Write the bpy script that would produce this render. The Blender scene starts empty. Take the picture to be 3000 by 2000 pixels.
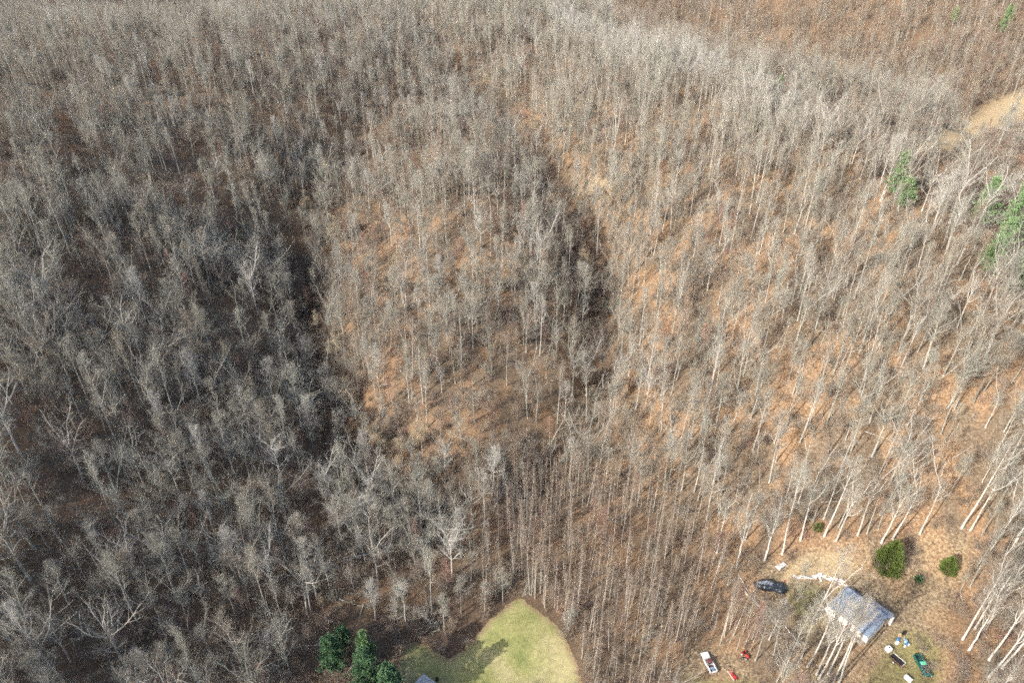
import bpy, math, random, time
import numpy as np
from mathutils import Vector, Matrix, geometry as mgeo

T0 = time.time()
random.seed(7)
rng = np.random.default_rng(7)
R = math.radians
scene = bpy.context.scene
col = scene.collection

# ------------------------------------------------------------------ camera, sky, sun, exposure
S = 1.29                      # metres per terrain unit
CAM_Z = 120.0 * S             # the drone hovers about 155 m above the cabin
PITCH = R(33.0)
FPX = 2000.0                  # focal length in pixels of a 3000 px wide frame (24 mm)
cam_data = bpy.data.cameras.new('camera')
cam_data.sensor_width = 36.0
cam_data.lens = 24.0
cam_data.clip_start = 1.0
cam_data.clip_end = 9000.0
cam = bpy.data.objects.new('camera', cam_data)
col.objects.link(cam)
cam.location = (0, 0, CAM_Z)
cam.rotation_euler = (math.pi / 2 - PITCH, 0, 0)
scene.camera = cam

SUN_AZ = R(233.0)             # compass-like: 0 = +Y, clockwise; light comes from behind and to the left
SUN_EL = R(30.0)
world = bpy.data.worlds.new('World')
scene.world = world
world.use_nodes = True
wn = world.node_tree.nodes
wn.clear()
sky = wn.new('ShaderNodeTexSky')
sky.sky_type = 'NISHITA'
sky.sun_disc = False
sky.sun_elevation = SUN_EL
sky.sun_rotation = SUN_AZ
sky.altitude = 500.0
sky.air_density = 1.0
sky.dust_density = 4.0
sky.ozone_density = 0.6
bg = wn.new('ShaderNodeBackground')
bg.inputs['Strength'].default_value = 0.15
wo = wn.new('ShaderNodeOutputWorld')
world.node_tree.links.new(sky.outputs[0], bg.inputs[0])
world.node_tree.links.new(bg.outputs[0], wo.inputs[0])

sun_dir = Vector((math.sin(SUN_AZ) * math.cos(SUN_EL), math.cos(SUN_AZ) * math.cos(SUN_EL), math.sin(SUN_EL)))
sun_data = bpy.data.lights.new('sun', 'SUN')
sun_data.energy = 3.5
sun_data.angle = R(0.5)
sun_data.color = (1.0, 0.945, 0.865)
sun = bpy.data.objects.new('sun', sun_data)
col.objects.link(sun)
sun.location = (-200, -200, 400)
sun.rotation_euler = sun_dir.to_track_quat('Z', 'Y').to_euler()

scene.view_settings.view_transform = 'Standard'
scene.view_settings.look = 'None'
scene.view_settings.exposure = 1.1
scene.view_settings.gamma = 1.0
scene.view_settings.use_curve_mapping = False
scene.cycles.max_bounces = 2
scene.cycles.diffuse_bounces = 2
scene.cycles.glossy_bounces = 2
scene.cycles.transmission_bounces = 2
scene.cycles.volume_bounces = 1
scene.cycles.use_adaptive_sampling = True
scene.cycles.adaptive_threshold = 0.045
scene.cycles.adaptive_min_samples = 24
scene.cycles.use_denoising = False
scene.cycles.filter_width = 1.7

# ------------------------------------------------------------------ terrain
CP, SP = math.cos(PITCH), math.sin(PITCH)

def ray(px, py):
    u = px - 1500.0
    v = 1000.0 - py
    return u, FPX * CP + v * SP, -FPX * SP + v * CP

def project(x, y, z):
    """world -> photo pixel (3000 x 2000); arrays or scalars"""
    rz = np.asarray(z) - CAM_Z
    depth = np.asarray(y) * CP - rz * SP
    up = np.asarray(y) * SP + rz * CP
    depth = np.where(depth < 1.0, 1.0, depth)
    return 1500.0 + FPX * np.asarray(x) / depth, 1000.0 - FPX * up / depth, depth

PIX_CTRL = [
    # clearing, drive
    (2500,1780,0),(2700,1650,3),(2900,1900,1),(2400,1650,3),(2080,1930,-2),(2950,1500,11),(2200,1990,-2),(2700,1980,-1),
    # lawn
    (1500,1980,-5),(1300,1980,-5),(1530,1770,-3),(1150,1990,-3),
    # planted poles
    (1700,1550,0),(1500,1550,-1),(2000,1600,0),(1900,1350,5),(1600,1400,0),
    # main hollow
    (1300,1500,0),(1050,1400,2),(950,1200,5),(880,1000,9),(900,750,16),(1080,500,27),(1380,260,38),
    # shaded hillside and its ridge
    (600,1500,8),(700,1800,1),(400,1800,6),(0,1950,12),(300,1500,15),(0,1600,20),(0,1300,27),(400,1200,19),(600,1000,19),
    (300,950,25),(0,1000,32),(0,800,39),(500,750,31),(700,600,31),(300,600,40),(0,550,51),(0,300,60),(300,300,55),
    (600,300,52),(900,250,49),(100,130,60),(500,100,57),(900,60,55),(1200,50,52),
    # middle spur
    (1300,800,23),(1150,1000,17),(1300,1200,9),(1450,1000,18),(1500,700,31),(1300,600,34),(1350,450,36),
    # second gully
    (1780,1100,9),(1760,850,17),(1670,620,27),(1500,330,38),
    # sunlit slope and ridge
    (2000,1100,17),(2200,1300,12),(2300,1000,28),(2600,1200,24),(2000,800,30),(2400,720,39),(2800,1000,37),(2950,1200,31),
    (1900,500,42),(2150,420,48),(1800,200,52),(1650,80,55),(2100,265,57),(2350,415,54),(2600,570,50),(2850,690,46),(3000,780,44),
    # slope beyond the ridge
    (2400,255,16),(2850,440,15),(2650,360,14),(2200,150,18),(2000,80,26),(2990,400,20),(2900,120,42),(2500,70,38),
]
W_CTRL = [
    (-100,0,28),(-135,-20,36),(-190,-40,52),(-260,60,60),(-200,80,50),(-150,60,38),(-260,-150,70),(-300,250,64),(-190,180,54),  # unseen hill beyond the left edge, heights tuned for the shadow it throws
    (0,-60,-8),(110,-60,-4),(200,20,16),(230,110,38),(0,20,-6),(60,30,-3),(-50,-20,5),(-60,40,6),
    (-420,600,66),(-200,560,30),(-120,820,70),(60,800,66),(300,760,70),(420,420,52),(330,250,36),(250,620,52),(50,560,46),
]
pts, zs = [], []
for px, py, z in PIX_CTRL:
    u, f, w = ray(px, py)
    t = (z - 120.0) / w
    pts.append((u * t * S, f * t * S)); zs.append(z * S)
for x, y, z in W_CTRL:
    pts.append((x * S, y * S)); zs.append(z * S)
CPT = np.array(pts); CZ = np.array(zs)

def _phi(r2):
    return 0.5 * r2 * np.log(r2 + 1e-9)

def _solve():
    n = len(CPT)
    sc = 100.0
    q = CPT / sc
    d2 = ((q[:, None, :] - q[None, :, :]) ** 2).sum(-1)
    A = np.zeros((n + 3, n + 3))
    A[:n, :n] = _phi(d2) + np.eye(n) * 0.02
    A[:n, n] = 1; A[:n, n + 1:] = q
    A[n, :n] = 1; A[n + 1:, :n] = q.T
    b = np.zeros(n + 3); b[:n] = CZ
    return np.linalg.solve(A, b)
TPS = _solve()
GX0, GX1, GY0, GY1 = -560.0, 560.0, -200.0, 1080.0

def terrain_exact(x, y):
    x = np.asarray(x, float); y = np.asarray(y, float)
    xc = np.clip(x, GX0, GX1); yc = np.clip(y, GY0, GY1)
    q = np.stack([xc, yc], -1) / 100.0
    n = len(CPT)
    out = TPS[n] + TPS[n + 1] * q[..., 0] + TPS[n + 2] * q[..., 1]
    for i in range(n):
        c = CPT[i] / 100.0
        r2 = (q[..., 0] - c[0]) ** 2 + (q[..., 1] - c[1]) ** 2
        out = out + TPS[i] * _phi(r2)
    out = np.clip(out, -14 * S, 125 * S)
    out += 0.9 * np.sin(x * 0.071 + 1.3 * np.sin(y * 0.043)) * np.cos(y * 0.083 + 0.8 * np.sin(x * 0.037))
    out += 0.35 * np.sin(x * 0.21 + y * 0.13) * np.sin(y * 0.19 - x * 0.08)
    far = np.hypot(x - xc, y - yc)
    out += (1 - np.exp(-far / 600.0)) * (14 * np.sin(x * 0.004 + 1) * np.cos(y * 0.0035) - 5)
    return out

GULLY_LINES = [
    ([(640,760),(760,720),(880,720),(905,820),(885,1000),(930,1150),(1050,1320),(1280,1470)], 9.0, 8.0),
    ([(1370,270),(1500,380),(1640,560),(1740,720),(1755,880),(1770,1080),(1700,1260),(1560,1380)], 10.0, 7.5),
    ([(1200,60),(1270,140),(1340,220),(1380,290)], 9.0, 8.0),
    ([(1060,300),(1000,420),(900,560),(880,690)], 5.0, 9.0),
]
def _flat(px, py):
    u, f, w = ray(px, py)
    t = np.arange(60.0, 1300.0, 0.5) / math.sqrt(u * u + f * f + w * w)
    z = w * t + CAM_Z
    k = int(np.argmax(z < _base(u * t, f * t)))
    return u * t[k], f * t[k]
_base = terrain_exact
CUTS = []
for line, dep, wid in GULLY_LINES:
    CUTS.append(([_flat(a, b) for a, b in line], dep, wid))
def terrain_exact(x, y):
    out = _base(x, y)
    x = np.asarray(x, float); y = np.asarray(y, float)
    cut = np.zeros_like(out)
    for P_, dep, wid in CUTS:
        d2 = np.full(out.shape, 1e9)
        for (x1, y1), (x2, y2) in zip(P_[:-1], P_[1:]):
            L2 = (x2 - x1) ** 2 + (y2 - y1) ** 2
            t = np.clip(((x - x1) * (x2 - x1) + (y - y1) * (y2 - y1)) / L2, 0, 1)
            d2 = np.minimum(d2, (x - x1 - t * (x2 - x1)) ** 2 + (y - y1 - t * (y2 - y1)) ** 2)
        cut = np.maximum(cut, dep * np.exp(-d2 / (2 * wid * wid)))
    return out - cut

GSTEP = 2.0
gx = np.arange(GX0, GX1 + 0.1, GSTEP); gy = np.arange(GY0, GY1 + 0.1, GSTEP)
GZ = terrain_exact(*np.meshgrid(gx, gy))

def H(x, y):
    fx = np.clip((np.asarray(x, float) - GX0) / GSTEP, 0, len(gx) - 1.001)
    fy = np.clip((np.asarray(y, float) - GY0) / GSTEP, 0, len(gy) - 1.001)
    i = fx.astype(int); j = fy.astype(int)
    a = fx - i; b = fy - j
    return (GZ[j, i] * (1 - a) + GZ[j, i + 1] * a) * (1 - b) + (GZ[j + 1, i] * (1 - a) + GZ[j + 1, i + 1] * a) * b

def at(px, py, dz=0.0):
    """the ground point seen at a pixel of the photograph"""
    u, f, w = ray(px, py)
    d = np.array([u, f, w]) / math.sqrt(u * u + f * f + w * w)
    t = np.arange(60.0, 1300.0, 0.5)
    P = d[None, :] * t[:, None]
    z = P[:, 2] + CAM_Z
    below = z < H(P[:, 0], P[:, 1]) + dz
    k = int(np.argmax(below)) if below.any() else len(t) - 1
    return float(P[k, 0]), float(P[k, 1]), float(H(P[k, 0], P[k, 1]))

def inside(poly, px, py):
    px = np.asarray(px, float); py = np.asarray(py, float)
    res = np.zeros(px.shape, bool)
    n = len(poly)
    for k in range(n):
        x1, y1 = poly[k]; x2, y2 = poly[(k + 1) % n]
        c = ((y1 > py) != (y2 > py)) & (px < (x2 - x1) * (py - y1) / ((y2 - y1) + 1e-12) + x1)
        res ^= c
    return res

def world_poly(pp):
    return [at(a, b)[:2] for a, b in pp]

# zones as seen on the photograph, turned into ground polygons
def ext(pp):
    out = []
    for a, b in pp:
        out.append(at(a, b)[:2])
    return out
LAWN = ext([(1120,2200),(1125,2060),(1150,1984),(1187,1892),(1217,1881),(1252,1888),(1282,1911),(1317,1930),(1359,1904),(1424,1831),(1470,1787),(1516,1751),
            (1539,1758),(1569,1785),(1619,1820),(1646,1854),(1665,1888),(1692,1942),(1703,2000),(1712,2060),(1720,2200)])
YARD = ext([(2225,1640),(2330,1600),(2480,1585),(2700,1540),(2840,1545),(2880,1600),(2850,1680),(2800,1740),(2790,1850),(2800,2060),(2820,2260),(2560,2260),(2460,2120),(2330,2060),(2330,1900),(2240,1850),(2200,1740)])
DRIVE = ext([(2020,1880),(2140,1890),(2190,1940),(2240,1990),(2260,2060),(2280,2250),(1970,2250),(1985,2060),(1990,1960)])
POLES = ext([(1380,1640),(1440,1500),(1560,1400),(1700,1425),(1950,1500),(2090,1620),(2120,1720),(2220,1790),(2235,1900),(2190,1915),(2130,1915),(2060,1880),(1990,1940),(1960,2060),(1760,2060),(1705,1950),(1660,1850),(1600,1790),(1525,1735),(1420,1740)])
FIELD = ext([(2660,440),(2740,395),(2830,350),(2900,305),(3080,215),(3080,380),(3000,365),(2920,385),(2860,425),(2780,450),(2700,460)])
SCRUB = ext([(2700,462),(2780,450),(2860,425),(2920,385),(3000,365),(3080,380),(3080,540),(2950,540),(2860,500)])
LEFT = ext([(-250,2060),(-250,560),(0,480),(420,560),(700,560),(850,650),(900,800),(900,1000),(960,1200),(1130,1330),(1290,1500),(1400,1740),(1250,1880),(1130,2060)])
RIGHT = ext([(1760,1180),(1790,900),(1700,640),(1640,520),(1560,330),(1650,150),(2100,290),(2350,430),(2600,580),(2850,700),(3200,880),(3200,1560),(2850,1530),(2330,1580),(2100,1600),(1930,1480),(1780,1420),(1640,1370)])
GULLY = ext([(1640,1370),(1480,1420),(1330,1440),(1180,1330),(960,1210),(890,1050),(860,850),(700,770),(740,700),(880,690),(960,800),(960,1000),(1050,1180),(1250,1340),(1480,1330),(1700,1230),(1740,1050),(1720,830),(1640,690),(1560,560),(1480,430),(1340,280),(1360,230),(1450,260),(1560,360),(1660,520),(1760,650),(1810,760),(1820,920),(1800,1130),(1720,1300)])

RIDGE = ext([(1600,60),(2000,190),(2150,270),(2350,390),(2600,540),(2850,660),(3060,760),(3060,860),(2850,750),(2600,630),(2350,480),(2100,340),(1800,250),(1620,160)])
TRACK = ext([(-40,1112),(0,1100),(100,1083),(195,1062),(192,1082),(100,1106),(0,1124),(-40,1136)])
# ------------------------------------------------------------------ materials
def mat(name, base, rough=0.85, metal=0.0, spec=0.25):
    m = bpy.data.materials.new(name)
    m.use_nodes = True
    b = m.node_tree.nodes['Principled BSDF']
    b.inputs['Base Color'].default_value = (*base, 1)
    b.inputs['Roughness'].default_value = rough
    b.inputs['Metallic'].default_value = metal
    b.inputs['Specular IOR Level'].default_value = spec
    return m

def ramp_node(nt, stops):
    r = nt.nodes.new('ShaderNodeValToRGB')
    el = r.color_ramp.elements
    while len(el) < len(stops):
        el.new(0.5)
    for e, (p, c) in zip(el, stops):
        e.position = p; e.color = (*c, 1)
    return r

def noise_mat(name, stops, scale, detail=6, rough=0.9, bump=0.0, bscale=None, metal=0.0, spec=0.2, coord='Object', stretch=(1, 1, 1)):
    m = mat(name, stops[0][1], rough, metal, spec)
    nt = m.node_tree
    b = nt.nodes['Principled BSDF']
    tc = nt.nodes.new('ShaderNodeTexCoord')
    mp = nt.nodes.new('ShaderNodeMapping')
    mp.inputs['Scale'].default_value = stretch
    nt.links.new(tc.outputs[coord], mp.inputs[0])
    n = nt.nodes.new('ShaderNodeTexNoise')
    n.inputs['Scale'].default_value = scale
    n.inputs['Detail'].default_value = detail
    nt.links.new(mp.outputs[0], n.inputs['Vector'])
    r = ramp_node(nt, stops)
    nt.links.new(n.outputs['Fac'], r.inputs[0])
    nt.links.new(r.outputs[0], b.inputs['Base Color'])
    if bump:
        n2 = nt.nodes.new('ShaderNodeTexNoise')
        n2.inputs['Scale'].default_value = bscale or scale * 3
        n2.inputs['Detail'].default_value = 4
        nt.links.new(mp.outputs[0], n2.inputs['Vector'])
        bp = nt.nodes.new('ShaderNodeBump')
        bp.inputs['Strength'].default_value = bump
        bp.inputs['Distance'].default_value = 0.1
        nt.links.new(n2.outputs['Fac'], bp.inputs['Height'])
        nt.links.new(bp.outputs[0], b.inputs['Normal'])
    return m

def bark_mat(name, colours, scale=1.2, stripe=(6, 6, 0.8)):
    """bark: a colour of its own for each tree, streaks along the stem"""
    m = mat(name, colours[0], 0.9, 0, 0.15)
    nt = m.node_tree
    b = nt.nodes['Principled BSDF']
    oi = nt.nodes.new('ShaderNodeObjectInfo')
    k = len(colours)
    r = ramp_node(nt, [(i / max(1, k - 1), c) for i, c in enumerate(colours)])
    nt.links.new(oi.outputs['Random'], r.inputs[0])
    tc = nt.nodes.new('ShaderNodeTexCoord')
    mp = nt.nodes.new('ShaderNodeMapping')
    mp.inputs['Scale'].default_value = stripe
    nt.links.new(tc.outputs['Object'], mp.inputs[0])
    n = nt.nodes.new('ShaderNodeTexNoise')
    n.inputs['Scale'].default_value = scale
    n.inputs['Detail'].default_value = 5
    nt.links.new(mp.outputs[0], n.inputs['Vector'])
    mr = nt.nodes.new('ShaderNodeMapRange')
    mr.inputs['From Min'].default_value = 0.3; mr.inputs['From Max'].default_value = 0.7
    mr.inputs['To Min'].default_value = 0.6; mr.inputs['To Max'].default_value = 1.2
    nt.links.new(n.outputs['Fac'], mr.inputs['Value'])
    mx = nt.nodes.new('ShaderNodeMix')
    mx.data_type = 'RGBA'; mx.blend_type = 'MULTIPLY'
    mx.inputs['Factor'].default_value = 1.0
    nt.links.new(r.outputs[0], mx.inputs['A'])
    nt.links.new(mr.outputs[0], mx.inputs['B'])
    nt.links.new(mx.outputs['Result'], b.inputs['Base Color'])
    return m

M = {}
M['bark'] = bark_mat('pale_bark', [(0.29,0.28,0.24),(0.40,0.385,0.335),(0.34,0.34,0.295),(0.47,0.45,0.40),(0.22,0.205,0.175),(0.38,0.36,0.30),(0.31,0.32,0.275)])
M['bark_white'] = bark_mat('white_bark', [(0.46,0.44,0.39),(0.56,0.53,0.475),(0.40,0.38,0.335)])
M['bark_dark'] = bark_mat('dark_bark', [(0.10,0.085,0.07),(0.15,0.13,0.11),(0.19,0.17,0.14)])
M['twig'] = bark_mat('grey_twig', [(0.27,0.25,0.205),(0.34,0.32,0.265),(0.29,0.265,0.21),(0.38,0.365,0.31),(0.23,0.195,0.15),(0.32,0.31,0.255),(0.29,0.24,0.19),(0.35,0.345,0.29)])
M['twig_white'] = bark_mat('pale_twig', [(0.40,0.385,0.34),(0.46,0.44,0.39),(0.36,0.345,0.305)])
M['twig_red'] = bark_mat('reddish_twig', [(0.30,0.20,0.16),(0.33,0.20,0.15),(0.27,0.20,0.165),(0.34,0.25,0.20)])
M['twig_brown'] = bark_mat('brown_twig', [(0.25,0.19,0.14),(0.32,0.255,0.19),(0.22,0.175,0.14),(0.29,0.235,0.19)])
M['vine'] = bark_mat('dry_vine', [(0.40,0.32,0.21),(0.45,0.37,0.25),(0.34,0.27,0.19)])
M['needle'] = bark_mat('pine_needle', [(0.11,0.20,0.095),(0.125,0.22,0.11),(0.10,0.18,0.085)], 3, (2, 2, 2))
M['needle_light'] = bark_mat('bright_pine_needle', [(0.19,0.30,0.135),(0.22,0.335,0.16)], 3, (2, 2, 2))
M['cedar'] = bark_mat('cedar_spray', [(0.115,0.155,0.04),(0.135,0.175,0.048)], 2, (2, 2, 2))
M['snag'] = bark_mat('bare_wood', [(0.58,0.53,0.45),(0.50,0.45,0.38)], 2, (3, 3, 3))

# ground: leaf litter, with dry grass, green grass and a dark brown for soil and painted shade where the masks say
def ground_material():
    m = mat('leaf_litter', (0.2, 0.12, 0.06), 0.95, 0, 0.1)
    nt = m.node_tree; L = nt.links
    b = nt.nodes['Principled BSDF']
    tc = nt.nodes.new('ShaderNodeTexCoord')
    def noise(s, d=5, rough=0.6):
        n = nt.nodes.new('ShaderNodeTexNoise')
        n.inputs['Scale'].default_value = s; n.inputs['Detail'].default_value = d; n.inputs['Roughness'].default_value = rough
        L.new(tc.outputs['Object'], n.inputs['Vector'])
        return n
    def mix(fac, a, bb, typ='MIX'):
        x = nt.nodes.new('ShaderNodeMix'); x.data_type = 'RGBA'; x.blend_type = typ
        if isinstance(fac, float): x.inputs['Factor'].default_value = fac
        else: L.new(fac, x.inputs['Factor'])
        for sock, v in (('A', a), ('B', bb)):
            if isinstance(v, tuple): x.inputs[sock].default_value = (*v, 1)
            else: L.new(v, x.inputs[sock])
        return x.outputs['Result']
    fine = noise(1.5, 3, 0.85)
    edge = fine
    litter = ramp_node(nt, [(0.27, (0.07,0.048,0.034)), (0.42, (0.16,0.112,0.074)), (0.55, (0.245,0.171,0.108)), (0.70, (0.37,0.28,0.185))])
    L.new(fine.outputs['Fac'], litter.inputs[0])
    big = nt.nodes.new('ShaderNodeAttribute'); big.attribute_name = 'patch'
    bigr = ramp_node(nt, [(0.35, (0.70,0.74,0.78)), (0.65, (1.08,1.0,0.92))])
    L.new(big.outputs['Fac'], bigr.inputs[0])
    c = mix(1.0, litter.outputs[0], bigr.outputs[0], 'MULTIPLY')
    def attr(nm):
        a = nt.nodes.new('ShaderNodeAttribute'); a.attribute_name = nm
        # ragged edges
        n = edge
        ad = nt.nodes.new('ShaderNodeMath'); ad.operation = 'MULTIPLY_ADD'
        L.new(n.outputs['Fac'], ad.inputs[0]); ad.inputs[1].default_value = 1.2; ad.inputs[2].default_value = -0.6
        s = nt.nodes.new('ShaderNodeMath'); s.operation = 'ADD'
        L.new(a.outputs['Fac'], s.inputs[0]); L.new(ad.outputs[0], s.inputs[1])
        mr = nt.nodes.new('ShaderNodeMapRange')
        mr.inputs['From Min'].default_value = 0.3; mr.inputs['From Max'].default_value = 0.75
        L.new(s.outputs[0], mr.inputs['Value'])
        mul = nt.nodes.new('ShaderNodeMath'); mul.operation = 'MULTIPLY'
        gt = nt.nodes.new('ShaderNodeMath'); gt.operation = 'MULTIPLY'; gt.use_clamp = True
        L.new(a.outputs['Fac'], gt.inputs[0]); gt.inputs[1].default_value = 3.0
        L.new(mr.outputs[0], mul.inputs[0]); L.new(gt.outputs[0], mul.inputs[1])
        return mul.outputs[0]
    soil_shade = fine
    soil_shade_ramp = ramp_node(nt, [(0.3, (0.05,0.036,0.026)), (0.55, (0.115,0.08,0.055)), (0.75, (0.20,0.14,0.09))])
    L.new(soil_shade.outputs['Fac'], soil_shade_ramp.inputs[0])
    c = mix(attr('soil_shade'), c, soil_shade_ramp.outputs[0])
    dry = fine
    dryr = ramp_node(nt, [(0.3, (0.20,0.135,0.07)), (0.5, (0.335,0.255,0.15)), (0.7, (0.45,0.36,0.225))])
    L.new(dry.outputs['Fac'], dryr.inputs[0])
    c = mix(attr('dry'), c, dryr.outputs[0])
    gr = fine
    grr = ramp_node(nt, [(0.3, (0.10,0.095,0.04)), (0.55, (0.20,0.185,0.075)), (0.75, (0.30,0.26,0.13))])
    L.new(gr.outputs['Fac'], grr.inputs[0])
    c = mix(attr('green'), c, grr.outputs[0])
    L.new(c, b.inputs['Base Color'])
    return m
M['ground'] = ground_material()

# ------------------------------------------------------------------ mesh helpers
def np_mesh(name, verts, tris, mats, midx=None, smooth=False):
    me = bpy.data.meshes.new(name)
    verts = np.asarray(verts, np.float32); tris = np.asarray(tris, np.int32)
    k = tris.shape[1]
    me.vertices.add(len(verts)); me.vertices.foreach_set('co', verts.ravel())
    me.loops.add(tris.size); me.loops.foreach_set('vertex_index', tris.ravel())
    me.polygons.add(len(tris))
    me.polygons.foreach_set('loop_start', np.arange(0, tris.size, k, dtype=np.int32))
    for m in mats: me.materials.append(m)
    if midx is not None: me.polygons.foreach_set('material_index', np.asarray(midx, np.int32))
    if smooth: me.polygons.foreach_set('use_smooth', np.ones(len(tris), bool))
    me.update(calc_edges=True)
    return me

def link(name, me, parent=None):
    o = bpy.data.objects.new(name, me)
    col.objects.link(o)
    if parent: o.parent = parent
    return o

def tag(o, label=None, cat=None, group=None, kind=None):
    if label: o['label'] = label
    if cat: o['category'] = cat
    if group: o['group'] = group
    if kind: o['kind'] = kind
    return o

def thing(name, label, cat, loc, rz=0.0, group=None):
    o = link(name, None)
    o.location = loc; o.rotation_euler = (0, 0, rz)
    o.empty_display_size = 0.3
    return tag(o, label, cat, group)

class MB:
    """collects boxes, tubes and prisms; build() links them as one mesh object"""
    def __init__(s): s.v = []; s.f = []
    def add(s, verts, faces):
        k = len(s.v); s.v += [tuple(map(float, p)) for p in verts]; s.f += [tuple(i + k for i in f) for f in faces]; return s
    def box(s, c, d, rz=0.0, rx=0.0, ry=0.0, taper=1.0):
        m = Matrix.Rotation(rz, 3, 'Z') @ Matrix.Rotation(ry, 3, 'Y') @ Matrix.Rotation(rx, 3, 'X')
        vs = []
        for z in (-.5, .5):
            q = taper if z > 0 else 1.0
            for x, y in ((-.5, -.5), (.5, -.5), (.5, .5), (-.5, .5)):
                vs.append(Vector(c) + m @ Vector((x * d[0] * q, y * d[1] * q, z * d[2])))
        return s.add(vs, [(0,3,2,1),(4,5,6,7),(0,1,5,4),(1,2,6,5),(2,3,7,6),(3,0,4,7)])
    def hexa(s, b, t):
        """b, t: four bottom and four top points in the same turn"""
        return s.add(list(b) + list(t), [(0,3,2,1),(4,5,6,7),(0,1,5,4),(1,2,6,5),(2,3,7,6),(3,0,4,7)])
    def tube(s, p0, p1, r0, r1=None, n=8, caps=True):
        r1 = r0 if r1 is None else r1
        p0 = Vector(p0); p1 = Vector(p1)
        q = (p1 - p0).to_track_quat('Z', 'Y')
        vs = []
        for p, r in ((p0, r0), (p1, r1)):
            for k in range(n):
                a = 2 * math.pi * k / n
                vs.append(p + q @ Vector((math.cos(a) * r, math.sin(a) * r, 0)))
        fs = [(k, (k + 1) % n, n + (k + 1) % n, n + k) for k in range(n)]
        if caps: fs += [tuple(range(n - 1, -1, -1)), tuple(range(n, 2 * n))]
        return s.add(vs, fs)
    def prism(s, prof, y0, y1):
        """a profile in x,z pushed along y"""
        n = len(prof)
        vs = [(x, y0, z) for x, z in prof] + [(x, y1, z) for x, z in prof]
        return s.add(vs, [(k, (k + 1) % n, n + (k + 1) % n, n + k) for k in range(n)] + [tuple(range(n - 1, -1, -1)), tuple(range(n, 2 * n))])
    def build(s, name, m, parent=None, bevel=0.0, smooth=False):
        me = bpy.data.meshes.new(name)
        me.from_pydata(s.v, [], s.f); me.materials.append(m)
        if smooth:
            for p in me.polygons: p.use_smooth = True
        o = link(name, me, parent)
        if bevel:
            b = o.modifiers.new('bevel', 'BEVEL'); b.width = bevel; b.segments = 2; b.limit_method = 'ANGLE'
        return o

# ------------------------------------------------------------------ ground sheet
def axis(lo, hi, fine_lo, fine_hi, step, grow):
    a = list(np.arange(fine_lo, fine_hi, step))
    d = step; x = fine_lo
    low = []
    while x > lo:
        d *= grow; x -= d; low.append(x)
    d = step; x = a[-1]
    while x < hi:
        d *= grow; x += d; a.append(x)
    return np.array(low[::-1] + a)
ax = axis(-3200, 3200, -190, 200, 1.6, 1.06)
ay = axis(-2600, 4200, 60, 300, 1.6, 1.05)
XX, YY = np.meshgrid(ax, ay)
ZZ = terrain_exact(XX, YY)
nx, ny = len(ax), len(ay)
ii, jj = np.meshgrid(np.arange(nx - 1), np.arange(ny - 1))
a0 = (jj * nx + ii).ravel()
quads = np.stack([a0, a0 + 1, a0 + nx + 1, a0 + nx], 1)
gme = np_mesh('ground', np.stack([XX, YY, ZZ], -1).reshape(-1, 3), quads, [M['ground']], smooth=True)

def blur(a, n):
    for _ in range(n):
        p = np.pad(a, 1, mode='edge')
        a = (p[1:-1, 1:-1] * 2 + p[:-2, 1:-1] + p[2:, 1:-1] + p[1:-1, :-2] + p[1:-1, 2:]) / 6
    return a
def set_mask(nm, arr):
    at_ = gme.attributes.new(nm, 'FLOAT', 'POINT')
    at_.data.foreach_set('value', arr.astype(np.float32).ravel())
def patchy(x, y, g, n, lo, hi):
    out = np.zeros_like(x)
    for q in range(n):
        k = 2 * math.pi / math.exp(g.uniform(math.log(lo), math.log(hi))); a = g.random() * 6.283
        out += np.sin((x * math.cos(a) + y * math.sin(a)) * k + g.random() * 6.283 + 1.5 * np.sin((x * math.sin(a) - y * math.cos(a)) * k * 0.6))
    return 0.5 + 0.5 * out / math.sqrt(n)
set_mask('patch', patchy(XX, YY, np.random.default_rng(5), 14, 6.0, 60.0))
yard_m = inside(YARD, XX, YY) | inside(DRIVE, XX, YY)
field_m = inside(FIELD, XX, YY)
scrub_m = inside(SCRUB, XX, YY)
dry_patch = inside(ext([(2240,1690),(2330,1640),(2450,1610),(2520,1650),(2500,1700),(2380,1690),(2300,1720)]), XX, YY)
spur_patch = inside(ext([(1680,560),(1740,500),(1830,470),(1850,500),(1790,560),(1700,600)]), XX, YY)
green_p = inside(ext([(2290,1740),(2350,1700),(2440,1720),(2420,1790),(2380,1900),(2330,1850)]), XX, YY) | inside(ext([(2600,1850),(2700,1830),(2780,1900),(2760,2060),(2480,2060),(2560,1920)]), XX, YY) | inside(ext([(2000,1960),(2080,1980),(2250,1990),(2250,2060),(1990,2060)]), XX, YY)
set_mask('dry', np.maximum(blur(np.maximum(field_m, np.maximum(np.maximum(dry_patch, inside(TRACK, XX, YY)), spur_patch * 0.5)).astype(float), 3), 0.45 * blur((yard_m | scrub_m).astype(float), 3)))
set_mask('green', 0.62 * blur(green_p.astype(float), 3))
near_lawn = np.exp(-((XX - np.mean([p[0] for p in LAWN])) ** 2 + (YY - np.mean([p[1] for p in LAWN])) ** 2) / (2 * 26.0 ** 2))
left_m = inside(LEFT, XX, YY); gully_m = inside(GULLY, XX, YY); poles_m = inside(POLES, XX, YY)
set_mask('soil_shade', np.maximum(0.52 * blur(left_m.astype(float), 6), np.maximum(0.65 * blur(gully_m.astype(float), 5), np.maximum(0.42 * blur(poles_m.astype(float), 4), np.maximum(np.maximum(0.9 * near_lawn, 0.36 * blur((~inside(RIGHT, XX, YY) & (YY > 150)).astype(float), 4)), 0.5 * np.clip((YY - 440) / 60, 0, 1))))))  # gully and left hillside darkened in the colour for shade; other zones only browner
ground = tag(link('ground', gme), kind='structure')

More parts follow.
